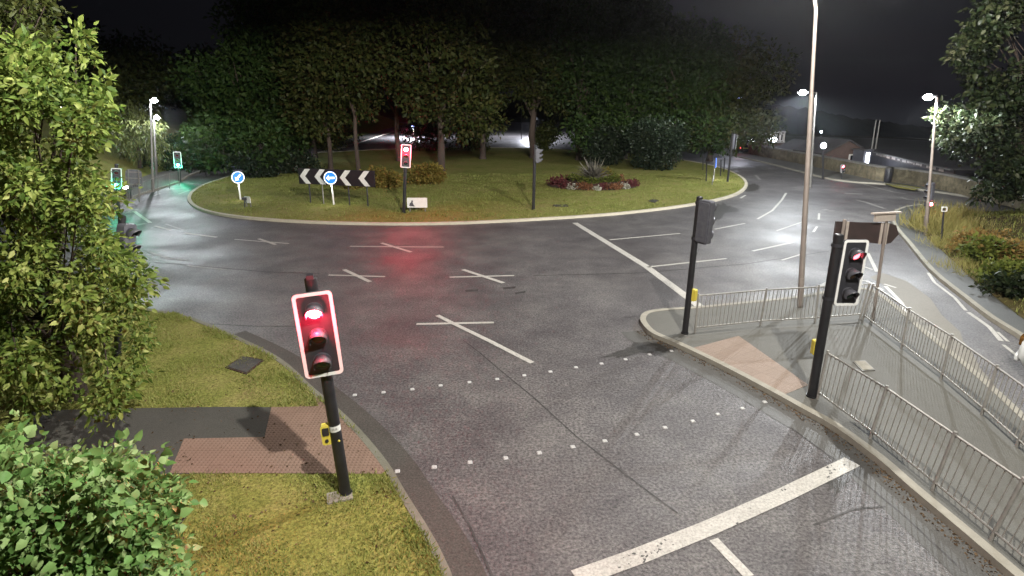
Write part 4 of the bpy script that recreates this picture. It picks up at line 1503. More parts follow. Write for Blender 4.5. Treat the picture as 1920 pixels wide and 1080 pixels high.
# ------------------------------------------------------------------ flower bed
fb = G(1110, 347, .1)
RX, RY = 3.15, 2.6
R = np.random.default_rng(11)
t_ = thing("flower_bed", "raised oval flower bed of dark soil on the island lawn", "flower bed", Matrix.Translation(fb))
m = MB()
rings = 5
n = 36
vs = [(0, 0, .45)]
for j in range(1, rings + 1):
    q = j / rings
    for i in range(n):
        a = 2 * math.pi * i / n
        vs.append((RX * q * math.cos(a), RY * q * math.sin(a), .45 * (1 - q ** 2.5) + .015))
fs = [(0, 1 + i, 1 + (i + 1) % n) for i in range(n)]
for j in range(rings - 1):
    for i in range(n):
        a, c = 1 + j * n + i, 1 + j * n + (i + 1) % n
        fs.append((a, a + n, c + n, c))
m.add(vs, fs, True)
m.build("soil", M_['soil'], t_)
kinds = [(-165, .90, 'fl_red', .5), (-150, .85, 'fl_red', .5), (-178, .8, 'fl_red', .45), (-133, .93, 'fl_red', .4), (-122, .96, 'fl_white', .38), (-109, .9, 'fl_orange', .42), (-99, .95, 'fl_orange', .40), (-90, .97, 'fl_white', .22), (-82, .9, 'fl_red', .38), (-72, .93, 'fl_orange', .42), (-63, .95, 'fl_orange', .42), (-52, .97, 'fl_white', .42), (-40, .9, 'fl_red', .42), (-26, .9, 'fl_red', .42), (-10, .9, 'fl_red', .40), (170, .6, 'fl_red', .4), (-150, .5, 'fl_green', .55), (-120, .5, 'fl_green', .5), (-70, .55, 'fl_green', .45), (-30, .5, 'fl_green', .5), (-5, .6, 'fl_orange', .4), (-95, .55, 'fl_green', .4), (-45, .6, 'fl_green', .5), (20, .4, 'fl_green', .6)]
lb = {'fl_red': "low crimson bedding plant at the rim of the oval flower bed", 'fl_orange': "low orange bedding plant at the front of the oval flower bed", 'fl_white': "small clump of white flowers in the oval flower bed", 'fl_green': "leafy green plant inside the oval flower bed"}
for a, q, mt, s_ in kinds:
    a = math.radians(a)
    x, y = RX * q * math.cos(a), RY * q * math.sin(a)
    zz_ = .45 * (1 - q ** 2.5)
    tr = thing("bedding_plant", lb[mt], "plant", Matrix.Translation(fb + Vector((x, y, zz_))), mt.replace('fl_', '') + " plants in the flower bed")
    P, O = blob_points([((0, 0, s_ * .35), (s_ * .85, s_ * .6, s_ * .45))], 42, R)
    C, D, ss = sprigs(P, O, 5, .06, .13, R)
    leaves_mesh("foliage", C, D, ss, M_[mt], tr, R, .7)
tr = thing("spiky_plant", "tall grey spiky plant in the middle of the flower bed", "plant", Matrix.Translation(fb + Vector((0.1, 0, .4))))
C = np.zeros((150, 3)) + R.normal(size=(150, 3)) * .08
C[:, 2] = .1
D = unit(R.normal(size=(150, 3)) * np.array([1, 1, .5]) + np.array([0, 0, .9]))
leaves_mesh("foliage", C, D, R.uniform(.9, 1.75, 150), M_['spike_leaf'], tr, R, .075, .3)
C = np.zeros((60, 3)) + np.array([1.0, -.3, .0]) + R.normal(size=(60, 3)) * .15
tr = thing("yellow_plant", "bright yellow green plant right of the spiky one in the bed", "plant", Matrix.Translation(fb + Vector((.95, -.2, .35))))
P, O = blob_points([((0, 0, .35), (.4, .35, .5))], 60, R)
C, D, ss = sprigs(P, O, 5, .07, .14, R)
leaves_mesh("foliage", C, D, ss, M_['leaf_yellow'], tr, R, .6)

# ------------------------------------------------------------------ island trees
def itree(label, px, py, H_, rad, z0, mt='leaf_isle', n=1500, seed=1, r0=.26, lean=0, low=None, D=None):
    B = G(px, py, .1) if D is None else AT(px, py, D)
    B.z = .1
    R = np.random.default_rng(seed)
    bl = []
    zc = (z0 + H_) / 2
    hh = (H_ - z0) / 2
    for k in range(11):
        a = R.uniform(0, 2 * math.pi)
        q = R.uniform(.15, .75)
        zz_ = R.uniform(-.8, .85)
        cr = rad * (1 - .55 * abs(zz_) ** 1.6)
        r_ = rad * R.uniform(.34, .5)
        bl.append(((lean + q * cr * math.cos(a), q * cr * math.sin(a), zc + zz_ * hh * .85), (r_, r_, r_ * R.uniform(.7, .95))))
    bl.append(((lean, 0, zc), (rad * .7, rad * .7, hh * .75)))
    for q in (low or []):
        bl.append((q, (rad * .32, rad * .32, rad * .22)))
    bl = [((max(min(c[0], 9), -9), c[1], max(c[2], z0 + r_[2] * .6)), r_) for c, r_ in bl]
    return tree("island_tree", label, "tree", B, bl, n, 11, .55, .40, M_[mt], r0, "tall trees crowding the roundabout", seed, .45, (lean * .4, 0, max(z0 + 1.0, zc * .6)), .2)


itree("leafy tree at the left end of the island row, above the black post", 478, 322, 10.5, 5.0, .9, 'leaf_isle_green', 1700, 21, .28, 0, [(-3, -2, 2.0), (2, -3, 2.2), (-1.5, -3, 1.8)])
itree("broad tree behind the lit round sign at the island's left end", 548, 312, 14.5, 5.4, 1.0, 'leaf_isle_green', 2100, 22, .30, -.6, [(-2, -4, 2.6), (1, -4, 2.3)])
itree("tree behind the chevron board, second trunk left of the pale trunk", 620, 318, 16, 5.0, 1.3, 'leaf_isle', 2000, 23, .2)
itree("tree with the straight pale trunk above the chevron board", 672, 322, 17, 4.8, 4.6, 'leaf_isle', 1800, 24, .17)
itree("tree behind the blazing red signal with its crown high over it", 748, 302, 18, 5.4, 5.2, 'leaf_isle', 1900, 25, .24)
itree("tree with the thick red lit trunk right of the red signal", 827, 320, 17, 5.2, 3.7, 'leaf_isle', 2000, 26, .30, 0.3, [(2.6, -3, 3.9), (3.6, -2, 4.4)])
itree("tree behind the low white panel, next right of the red lit trunk", 905, 298, 18, 5.6, 2.9, 'leaf_isle', 2000, 27, .3)
itree("tree with the dark trunk right behind the central black pole", 1000, 296, 18, 5.6, 2.9, 'leaf_isle', 2000, 28, .36)
itree("dense tree rising behind the flower bed", 1085, 300, 17, 5.4, 2.2, 'leaf_isle_green', 2000, 29, .3, 0, [(0, -4, 2.9), (3, -3, 2.8)])
itree("dense tree behind the dark evergreen bush on the island", 1170, 298, 17, 5.6, 1.8, 'leaf_isle_green', 2000, 30, .3)
itree("wide tree near the right end of the island, over the dark bush", 1262, 302, 15, 5.4, 1.4, 'leaf_isle_green', 2000, 31, .3, 0, [(3, -2, 2.4), (4, -1, 3.0)])
itree("last tree at the right end of the island row", 1330, 300, 12, 5.6, 2.0, 'leaf_isle', 2000, 32, .26, .4, [(3, -2, 2.6), (1, -3, 2.4), (4.5, 0, 3.4)])
itree("tree deep in the island behind the front row at the left", 590, 296, 17, 6.0, 3.0, 'leaf_isle', 1200, 33, .3)
itree("tree deep in the island behind the front row at the right", 1130, 286, 20, 6.5, 4.0, 'leaf_isle', 1200, 34, .3)


def bush(name, label, cat, px, py, rx, ry, hz, mt, n, seed, ls=.25, per=8, group=None, D=None, z=.1):
    B = G(px, py, z) if D is None else AT(px, py, D)
    if D is not None:
        B.z = z
    R = np.random.default_rng(seed)
    bl = []
    for k in range(7):
        a = R.uniform(0, 2 * math.pi)
        q = R.uniform(.1, .65)
        f = R.uniform(.35, .6)
        bl.append(((q * rx * math.cos(a), q * ry * math.sin(a), hz * R.uniform(.25, .68)), (rx * f, ry * f, hz * f * .62)))
    return tree(name, label, cat, B, bl, n, per, ls * 1.1, ls, M_[mt], .06, group, seed, .4, (0, 0, hz * .35))


bush("evergreen_bush", "large dark evergreen bush right of the flower bed", "bush", 1225, 318, 2.9, 2.4, 4.2, 'leaf_holly', 1500, 41, .26)
bush("evergreen_bush", "dark evergreen bush just behind the spiky plant", "bush", 1135, 308, 2.8, 2.4, 3.4, 'leaf_holly', 1200, 42, .26)
bush("evergreen_bush", "dark low bush at the left end of the island beside the black post", "bush", 495, 332, 2.2, 1.6, 1.7, 'leaf_holly', 900, 43, .24)
bush("evergreen_bush", "dark low bush behind the left half of the chevron board", "bush", 545, 322, 2.4, 1.6, 1.8, 'leaf_holly', 900, 44, .24)
bush("yellow_shrub", "low yellowish shrub between the chevron board and the red signal pole", "bush", 726, 350, 1.5, 1.0, 1.25, 'leaf_yellow', 480, 45, .18)
bush("yellow_shrub", "low yellowish shrub at the foot of the red lit trunk", "bush", 806, 345, 1.7, 1.0, 1.35, 'leaf_yellow', 520, 46, .18)
bush("yellow_shrub", "small yellow shrub peeping under the chevron board", "bush", 668, 354, .8, .6, .8, 'leaf_yellow', 200, 47, .16)

for k, (px, rx, lab) in enumerate([(420, 5, 'leftmost'), (520, 5, 'second from the left'), (610, 4.2, 'third from the left'), (815, 4.2, 'fourth from the left'), (890, 3.4, 'fifth from the left'), (1022, 1.6, 'narrow'), (1110, 4, 'third from the right'), (1200, 5, 'second from the right'), (1290, 4, 'rightmost')]):
    bush("back_bush", lab + " of the dark bushes closing the far side of the island", "bush", px, 280, rx, 2.0, 3.4, 'leaf_dark', 420, 140 + k, .34, 7, "dark bushes at the back of the island", D=69)
# ------------------------------------------------------------------ left side growth
bush("small_tree", "small roundish dark tree on the far left roadside bank", "tree", 398, 316, 2.3, 2.0, 4.3, 'leaf_isle_green', 900, 51, .3)
bush("evergreen_bush", "rounded green lit hedge on the bank behind the green signal", "hedge", 372, 308, 5.5, 3.0, 2.6, 'leaf_isle_green', 1800, 52, .26, D=56)
bush("evergreen_bush", "second green lit hedge farther right on the left bank", "hedge", 345, 312, 4.0, 3.0, 2.0, 'leaf_isle_green', 1200, 57, .26, D=50)
# weeping tree
R = np.random.default_rng(53)
B = AT(268, 345, 47)
B.z = .6
t_ = thing("weeping_tree", "pale weeping tree with hanging sprays between the two far left lamps", "tree", Matrix.Translation(B))
bl = [((-.6, 0, 4.2), (1.3, 1.3, 1.2)), ((.9, 0, 3.6), (1.3, 1.3, 1.0)), ((0, 0, 2.3), (1.7, 1.5, 1.0)), ((1.2, -.4, 1.7), (1.2, 1.2, 1.0))]
P, O = blob_points(bl, 420, R)
C, D, ss = sprigs(P, O * .5 + np.array([0, 0, -1.0]), 9, .55, .34, R, 1.2)
leaves_mesh("crown", C, D, ss, M_['leaf_willow'], t_, R, .28)
limbs(B, bl, .13, "trunk", t_, R)
# dark trees against the sky at the left
for k, (px, D, H_, rad, lab) in enumerate([(60, 62, 13, 6.5, "dark tall tree beyond the left road, behind the near left tree"), (160, 66, 11, 6, "dark tree beyond the left road, above the blazing green light"), (240, 62, 9.5, 5.0, "dark tree behind the weeping tree on the left bank"), (320, 74, 11, 6, "dark tree behind the two far left lamps"), (395, 84, 11, 6, "dark tree at the far end of the left bank"), (450, 98, 12, 6, "dark tree far up the road behind the island's left end")]):
    B = AT(px, 300, D)
    B.z = 2.2
    R = np.random.default_rng(60 + k)
    bl = [((R.uniform(-.5, .5) * rad, R.uniform(-.5, .5) * rad, H_ * R.uniform(.3, .75)), (rad * R.uniform(.4, .62),) * 2 + (H_ * R.uniform(.2, .3),)) for _ in range(8)]
    tree("background_tree", lab, "tree", B, bl, 650, 8, .8, .6, M_['leaf_dark'], .3, "dark trees beyond the left road", 60 + k)

# ------------------------------------------------------------------ near left tree
def picture_tree(name, label, cat, outline, D0, DR, B, n, per, spread, ls, mt, seed, r0, edge=None, droop=.25, width=.55, group=None, limbs_n=9, zmin=.25, trunk=True, thr=-.55, full=True):
    """crown that fills a silhouette seen from the footbridge side but spreads DR metres in depth"""
    R = np.random.default_rng(seed)
    a = np.array(outline, float)
    lo, hi = a.min(0), a.max(0)
    pts = np.empty((0, 2))
    while len(pts) < n:
        q = R.uniform(lo, hi, (n * 2, 2))
        pts = np.concatenate([pts, q[in_poly(q, outline)]])
    pts = pts[:n]
    f = np.sin(pts[:, 0] * .045 + 1.3 * np.sin(pts[:, 1] * .021 + seed)) + np.sin(pts[:, 1] * .038 + 1.7 * np.sin(pts[:, 0] * .027)) + R.normal(size=n) * .55
    k = f > thr
    pts = pts[k]
    f = f[k]
    n = len(pts)
    dep = D0 + DR * (R.uniform(-1, 1, n) - .35 * np.clip(f, -1, 1.5))
    t_ = thing(name, label, cat, Matrix.Translation(B), group)
    W = np.array([AT(p[0], p[1], d)[:] for p, d in zip(pts, dep)]) - np.array(B[:])
    ok = W[:, 2] > zmin
    W = W[ok]
    cen = W.mean(0)
    O = unit((W - cen) * np.array([1, 1, .5])) + np.array([0, -.35, .1])
    C, D, ss = sprigs(W, O, per, spread, ls, R, droop)
    leaves_mesh("crown", C, D, ss, M_[mt], t_, R, width, .3, full)
    m = MB()
    top = Vector((0, 0, max(1.5, cen[2] * .75)))
    if trunk:
        m.tube([(0, 0, -.2), (0.02, 0, top.z * .3), (.05, .03, top.z * .65), top], [r0 * 1.4, r0, r0 * .85, r0 * .6], 9)
        for i in R.choice(len(W), limbs_n * 9, replace=False):
            e = Vector(W[i])
            s0 = top * R.uniform(.35, 1)
            mid = s0.lerp(e, .5) + Vector(R.normal(size=3)) * .2 + Vector((0, 0, .2))
            kk = R.uniform(.5, 1.0) if i % 3 == 0 else R.uniform(.22, .4)
            m.tube([s0, mid, e], [r0 * .34 * kk, r0 * .2 * kk, r0 * .05], 5)
        m.build("trunk", M_['bark'], t_)
    return t_


near_out = [(-160, 60), (40, 85), (95, 110), (105, 82), (150, 80), (168, 66), (172, 100), (190, 125), (195, 150), (215, 152), (218, 195), (218, 240), (200, 262), (190, 280), (170, 300), (176, 335), (196, 352), (232, 364), (228, 380), (205, 402), (208, 440), (245, 470), (258, 500), (290, 515), (285, 545), (270, 575), (288, 605), (285, 640), (268, 680), (282, 722), (255, 755), (240, 790), (250, 820), (225, 850), (190, 870), (110, 880), (-160, 900)]
near_out = [(x - (20 if x > 120 else 8 if x > 60 else 0), y) for x, y in near_out]
B = G(-15, 905, .1)
B.y = 10.4
picture_tree("leafy_tree", "tall leafy tree with yellow green lit leaves filling the left edge", "tree", near_out, 9.6, 1.5, Vector((-8.6, 10.2, .1)), 5600, 14, .19, .11, 'leaf_near', 71, .2, width=.52, zmin=.9)
back_out = [(-120, -80), (70, -80), (100, 0), (90, 40), (105, 70), (80, 110), (100, 150), (20, 190), (-120, 220)]
picture_tree("dark_tree", "darker tree rising behind the leafy tree at the top left corner", "tree", back_out, 13.5, 1.8, Vector((-13.2, 13.6, .1)), 700, 12, .24, .14, 'leaf_dark', 72, .22, zmin=2)
shrub_out = [(-160, 800), (0, 812), (45, 822), (62, 850), (105, 856), (150, 878), (200, 872), (240, 866), (268, 838), (285, 868), (300, 895), (318, 912), (335, 938), (318, 950), (300, 960), (310, 990), (325, 1010), (318, 1040), (352, 1062), (350, 1100), (340, 1180), (-160, 1180)]
shrub_out = [(x - (16 if x > 200 else 8), y + 2) for x, y in shrub_out]
picture_tree("bright_bush", "bright green broad leaved bush in the bottom left corner", "bush", shrub_out, 4.3, .55, Vector((-3.7, 4.4, .1)), 1400, 12, .15, .078, 'leaf_ivy', 73, .08, droop=.3, width=.85, zmin=.7, thr=-1.6)

# ------------------------------------------------------------------ right side growth
right_out = [(1985, -60), (1900, -60), (1862, 0), (1835, 25), (1822, 60), (1800, 75), (1790, 110), (1822, 150), (1830, 190), (1800, 200), (1775, 195), (1762, 205), (1768, 250), (1775, 265), (1795, 280), (1782, 310), (1800, 330), (1785, 350), (1800, 375), (1815, 395), (1830, 415), (1840, 440), (1858, 455), (1880, 452), (1900, 470), (1985, 520)]
picture_tree("leafy_tree", "dark leafy tree on the bank behind the right lamp column", "tree", right_out, 25.5, 1.8, Vector((24.0, 25.8, 1.6)), 2600, 12, .32, .24, 'leaf_right', 74, .22, zmin=.4)
R = np.random.default_rng(80)
HB = [(1778, 405, 20.5, 1.3, .9, 1.4, 'tall_grass', "straw coloured grass clump next to the foot of the right lamp column"), (1812, 440, 18.2, 1.6, 1.0, 1.0, 'tall_grass', "straw coloured grass clump below the right hand tree"), (1845, 505, 16.4, 1.4, .9, .8, 'tall_grass', "straw coloured grass clump halfway down the right bank"), (1875, 470, 17.0, 1.5, 1.0, .8, 'tall_grass', "straw coloured grass clump high on the right bank"), (1760, 428, 19.5, 1.4, .9, 1.5, 'tall_grass', "tall pale yellow grass clump at the upper end of the right bank"), (1785, 430, 18.8, 1.5, .9, 1.2, 'tall_grass', "tall yellow grass clump behind the marker post"), (1805, 462, 17.5, 1.3, .9, .9, 'tall_grass', "dry yellow grass clump on the bank beyond the marker post"), (1835, 470, 18.0, 1.3, .9, .8, 'rust_leaf', "rusty brown shrub higher up the right bank"), (1850, 490, 16.6, 1.1, .8, .8, 'fl_green', "green weedy shrub halfway along the right bank"), (1890, 490, 17.4, 1.4, 1.0, .7, 'rust_leaf', "brownish dry shrub under the right hand tree"), (1880, 525, 15.4, 1.0, .7, .65, 'fl_green', "low green shrub near the path edge at the right"), (1912, 552, 14.6, .9, .7, .6, 'leaf_right', "dark low shrub at the right picture edge")]
for k, (px, py, D, rx, ry, hz, mt, lab) in enumerate(HB):
    B = AT(px, py, D)
    zb_ = bank_z((B.x, B.y))
    d = ray(px, py)
    # slide along the sight line until it meets the bank
    for _ in range(30):
        p = Vector((0, 0, CAMH)) + d * (D / d.y)
        D += (p.z - bank_z((p.x, p.y))) * 0.8
        D = max(8, min(D, 40))
    p = Vector((0, 0, CAMH)) + d * (D / d.y)
    p.z = bank_z((p.x, p.y)) - .05
    if mt == 'tall_grass':
        t_ = thing("grass_clump", lab, "grass clump", Matrix.Translation(p))
        n = 900
        C = np.c_[R.uniform(-1, 1, (n, 2)) * np.array([rx, ry]), np.zeros(n)]
        Dd = unit(R.normal(size=(n, 3)) * .5 + np.array([0, 0, 1.0]))
        leaves_mesh("blades", C, Dd, R.uniform(.35, 1.1, n) * hz * .62, M_[mt], t_, R, .035, .2)
    else:
        bl = [((R.uniform(-.5, .5) * rx, R.uniform(-.5, .5) * ry, hz * R.uniform(.3, .6)), (rx * .5, ry * .55, hz * .45)) for _ in range(5)]
        tree("bank_shrub", lab, "bush", p, bl, 330, 7, .14, .17, M_[mt], .03, None, 90 + k, .4, (0, 0, hz * .4))
blades("grass", "rough grass and weeds covering the right bank", [tuple(p) for p in bk] + [(30, 14), (22, 4)], [], 45000, .1, .06, .24, M_['blade'], 8, ((10, 6), (32, 30)), .016, zf=lambda p: bank_z(p) - .02)

# ------------------------------------------------------------------ wall, buildings, hills beyond
def wall_run(name, label, pts, hgt, th, m_, group=None):
    P = [G(x, y, .1) for x, y in pts]
    o = P[0].copy()
    t_ = thing(name, label, "wall", Matrix.Translation(o), group)
    L = [((p - o).x, (p - o).y) for p in P]
    B_ = offset(L, th)
    n = len(L)
    m = MB()
    vs = [(p[0], p[1], 0) for p in L] + [(p[0], p[1], hgt) for p in L] + [(p[0], p[1], hgt) for p in B_] + [(p[0], p[1], 0) for p in B_]
    fs = [(r * n + i, r * n + i + 1, (r + 1) * n + i + 1, (r + 1) * n + i) for r in range(3) for i in range(n - 1)] + [(0, n, 2 * n, 3 * n), (n - 1, 4 * n - 1, 3 * n - 1, 2 * n - 1)]
    m.add(vs, fs)
    m.build("masonry", M_[m_], t_)
    a, c = offset(L, -.05), offset(L, th + .05)
    m = MB()
    vs = [(p[0], p[1], hgt + .002) for p in a] + [(p[0], p[1], hgt + .12) for p in a] + [(p[0], p[1], hgt + .12) for p in c] + [(p[0], p[1], hgt + .002) for p in c]
    m.add(vs, fs)
    m.build("coping", M_['dull_galv'], t_)
    return t_


wall_run("stone_wall", "long rubble stone wall behind the right hand pavement", [(1395, 287), (1480, 303), (1560, 320), (1640, 338), (1700, 345), (1760, 355), (1840, 374), (1930, 398)], .95, .35, 'stone')
def house(name, label, px, D, wd, dp, hg, wallm, roofm, yaw=0, gable=1.6, wins=(), cat='building', base=0.0, hip=False):
    B = AT(px, 300, D)
    B.z = base
    t_ = thing(name, label, cat, flat(B, yaw))
    m = MB()
    gx = [(-wd / 2, 0), (wd / 2, 0), (wd / 2, hg), (0, hg + gable), (-wd / 2, hg)] if not hip else [(-wd / 2, 0), (wd / 2, 0), (wd / 2, hg), (-wd / 2, hg)]
    m.prism(gx, 0, dp, face(dp, 0, 0))
    wl = m.build("wall", M_[wallm], t_)
    m = MB()
    if not hip:
        for sx in (-1, 1):
            a, b_ = Vector((0, 0, hg + gable)), Vector((sx * (wd / 2 + .25), 0, hg - .18))
            v = [a + Vector((0, -.2, .02)), b_ + Vector((0, -.2, .02)), b_ + Vector((0, dp + .2, .02)), a + Vector((0, dp + .2, .02))]
            m.add(v + [q + Vector((0, 0, .12)) for q in v], [(0, 1, 2, 3), (4, 7, 6, 5), (0, 4, 5, 1), (1, 5, 6, 2), (2, 6, 7, 3), (3, 7, 4, 0)])
    else:
        e = .4
        vs = [(-wd / 2 - e, -e, hg), (wd / 2 + e, -e, hg), (wd / 2 + e, dp + e, hg), (-wd / 2 - e, dp + e, hg), (-wd / 4, dp / 2, hg + gable), (wd / 4, dp / 2, hg + gable)]
        m.add(vs, [(0, 1, 5, 4), (1, 2, 5), (2, 3, 4, 5), (3, 0, 4), (3, 2, 1, 0)])
    m.build("roof", M_[roofm], t_)
    for (x, z_, ww, wh, mt) in wins:
        f = MB().ring(rrect(ww + .2, wh + .2, .02, 1), rrect(ww, wh, .02, 1), 0, .08, face(0, x, z_)).build("window", M_['stonepale'], t_)
        MB().prism(rrect(ww, wh, .02, 1), .01, .03, face(0, x, z_)).build("pane", M_[mt], f)
    return t_


hs = house("brick_house", "distant brick house with a pale columned front and bright lamps below it", 1447, 76, 3.6, 4, 2.0, 'brick', 'roof', 20, .8, [(-1.2 + .6 * k, 1.15, .28, .75, 'glass_dark') for k in range(5)], hip=True)
m = MB()
for k in range(6):
    m.box((-1.5 + .6 * k, -.16, 1.2), (.11, .12, 1.2))
m.box((0, -.16, .55), (3.4, .2, .1))
m.box((0, -.16, 1.86), (3.4, .2, .12))
m.build("portico", M_['stonepale'], hs)
for dx, px, py, lab in ((0, 1412, 262, "bright bluish lamp left of the distant brick house"), (1, 1448, 262, "bright lamp on the ground in front of the distant brick house")):
    p = AT(px, py, 72)
    t_ = thing("yard_lamp", lab, "lamp", flat((p.x, p.y, .05)))
    MB().tube([(0, 0, 0), (0, 0, p.z - .05)], .06, 8).build("post", M_['dull_galv'], t_)
    MB().ball((0, -.1, p.z), (.5, .3, .32), 10, 8).build("lamp_head", M_['led_far'], t_)
    light("lamp_light", 'POINT', (0, .9, p.z + .1), 60, (.85, .88, 1.0), t_, .2)
house("gabled_hut", "pale gabled hut just above the stone wall, left of the stepped column", 1514, 56, 2.7, 4, 1.1, 'render_wall', 'roof', -6, .78, [], 'building')
pa, pb = Vector((33.6, 55)), Vector((29.6, 38.5))
dv = pb - pa
lb_ = thing("long_shed", "long low dark shed with a pale panelled fascia behind the stone wall", "building", Matrix.Translation((pa.x, pa.y, 0)) @ Matrix.Rotation(math.atan2(dv.y, dv.x), 4, 'Z'))
Ls = dv.length
MB().box((Ls / 2, 3.0, .62), (Ls, 6.0, 1.24)).build("wall", M_['dark_wall'], lb_)
MB().box((Ls / 2, 3.0, 1.30), (Ls + .5, 6.6, .08)).build("roof", M_['roof'], lb_)
fs_ = MB().box((Ls / 2, -.04, 1.06), (Ls, .06, .36)).build("fascia", M_['sign_back'], lb_)
x = 2.5
Rr = random.Random(4)
while x < Ls - .5:
    w_ = Rr.choice((.3, .5, .7, .25))
    if Rr.random() < .75:
        MB().box((x + w_ / 2, -.078, 1.06 + Rr.uniform(-.02, .02)), (w_, .012, Rr.uniform(.12, .2))).build("fascia_panel", M_['batten'], fs_)
    x += w_ + Rr.choice((.1, .2, .5))
MB().box((Ls / 2, -.42, 1.27), (Ls + .4, .05, .05)).build("gutter", M_['dull_galv'], lb_)
p = AT(1628, 299, 50)
t_ = thing("lit_kiosk", "slim kiosk with a glaring white lit doorway behind the stone wall", "kiosk", flat((p.x, p.y, 0), 25))
MB().prism(rrect(1.1, 1.0, .04), 0, 1.62, Matrix.Translation((0, .6, 0))).build("wall", M_['dark_wall'], t_)
MB().prism(rrect(1.4, 1.3, .04), 1.62, 1.72, Matrix.Translation((0, .6, 0))).build("roof", M_['roof'], t_)
MB().prism(rrect(.42, 1.15, .03), 0, .03, face(.098, 0, .85)).build("lit_door", M_['window_lit'], t_)
light("lamp_light", 'POINT', (0, -.5, 1.0), 40, (.85, .9, 1.0), t_, .2)
house("brick_house", "dim brick bungalow left of the glaring kiosk beyond the stone wall", 1586, 51, 4.2, 4, 1.35, 'brick', 'roof', 8, 1.0, [(.55, .85, .45, .5, 'glass_dark'), (1.25, .85, .35, .5, 'glass_dark')])
for px, lab in ((1633, "left one of two thin bare masts behind the stone wall"), (1640, "right one of two thin bare masts behind the stone wall")):
    p = AT(px, 290, 58)
    q = AT(px, 224, 58)
    tag(MB().tube([(0, 0, 0), (0, 0, q.z)], [.09, .05], 8).build("mast", M_['dull_galv'], None, Matrix.Translation((p.x, p.y, 0))), lab, "mast")
# figure-like dark litter bin by the wall
B, T = mast((1664, 342), (1664, 323))
t_ = thing("litter_bin", "dark tall litter bin on the pavement before the stone wall", "bin", flat(B, 0))
m = MB()
m.tube([(0, 0, 0), (0, 0, .05), (0, 0, .9), (0, 0, 1.0)], [.2, .24, .26, .2], 14)
m.build("body", M_['blackp'], t_)
m = MB()
m.ball((0, 0, 1.0), (.26, .26, .14), 14, 6)
m.box((0, -.24, .82), (.22, .04, .12))
m.build("lid", M_['iron'], t_)


def hill(name, pts, D, thick, mt):
    """a wooded ridge across the valley: crest, near slope running down below the road's level, far slope"""
    C = [AT(x, y, D) for x, y in pts]
    R = np.random.default_rng(int(D))
    rows = []
    for k, (dy, f) in enumerate(((-thick * 1.4, 0), (-thick * .8, .45), (-thick * .35, .82), (0, 1.0), (thick * .5, .8), (thick, .1))):
        rows.append([(c.x, c.y + dy, -30 + (c.z + 30) * f + (R.normal() * .5 if 0 < k < 5 else 0)) for c in C])
    n = len(C)
    vs = [p for r in rows for p in r]
    fs = [(j * n + i, j * n + i + 1, (j + 1) * n + i + 1, (j + 1) * n + i) for j in range(len(rows) - 1) for i in range(n - 1)]
    return structure(MB().add(vs, fs, True).build(name, M_[mt]))


hp = [(-400, 175), (-100, 165), (0, 160), (150, 170), (300, 165), (450, 160), (600, 170), (800, 180), (1000, 175), (1200, 180), (1350, 188), (1440, 196), (1500, 203), (1560, 214), (1600, 222), (1640, 226), (1680, 232), (1740, 240), (1820, 236), (1950, 230), (2200, 220), (2500, 215)]
hp2 = []
for i in range(len(hp) - 1):
    for k in range(6):
        u = k / 6
        hp2.append((hp[i][0] + (hp[i + 1][0] - hp[i][0]) * u, hp[i][1] + (hp[i + 1][1] - hp[i][1]) * u + rnd.uniform(-2.5, 2.5)))
hill("hills", hp2, 260, 90, 'hill')
for px, py, s_, mt, lab in ((1624, 235, .35, 'led_far', "tiny white hillside lamp left of the twin masts"), (1637, 246, .35, 'led_far', "tiny white hillside lamp at the twin masts"), (1662, 243, .4, 'led_far', "tiny white hillside lamp right of the twin masts"), (1686, 253, .8, 'led_blue', "bluish hillside lamp farthest right of the twin masts"), (343, 214, .5, 'led_far', "small white far lamp above the two left lamps' bank"), (340, 230, .35, 'led_far', "faint far lamp below the small white one on the left"), (978, 145, .3, 'led_far', "tiny far lamp glinting through the island crowns"), (1289, 263, .5, 'led_far', "small far lamp under the right island crowns"), (1540, 247, .4, 'led_far', "tiny lamp just right of the stepped column")):
    p = AT(px, py, 246 if px > 1600 else 90)
    zg = p.z - 3.5 if px > 1600 else 0.0
    s_ = s_ * (1.6 if px > 1600 else .4)
    t_ = thing("distant_lamp", lab, "lamp", flat((p.x, p.y, zg)), "distant lamps")
    MB().tube([(0, 0, 0), (0, 0, p.z - zg)], .05, 6).build("post", M_['blackp'], t_)
    MB().ball((0, 0, p.z - zg), (s_, s_, s_), 8, 6).build("lamp_head", M_[mt], t_)


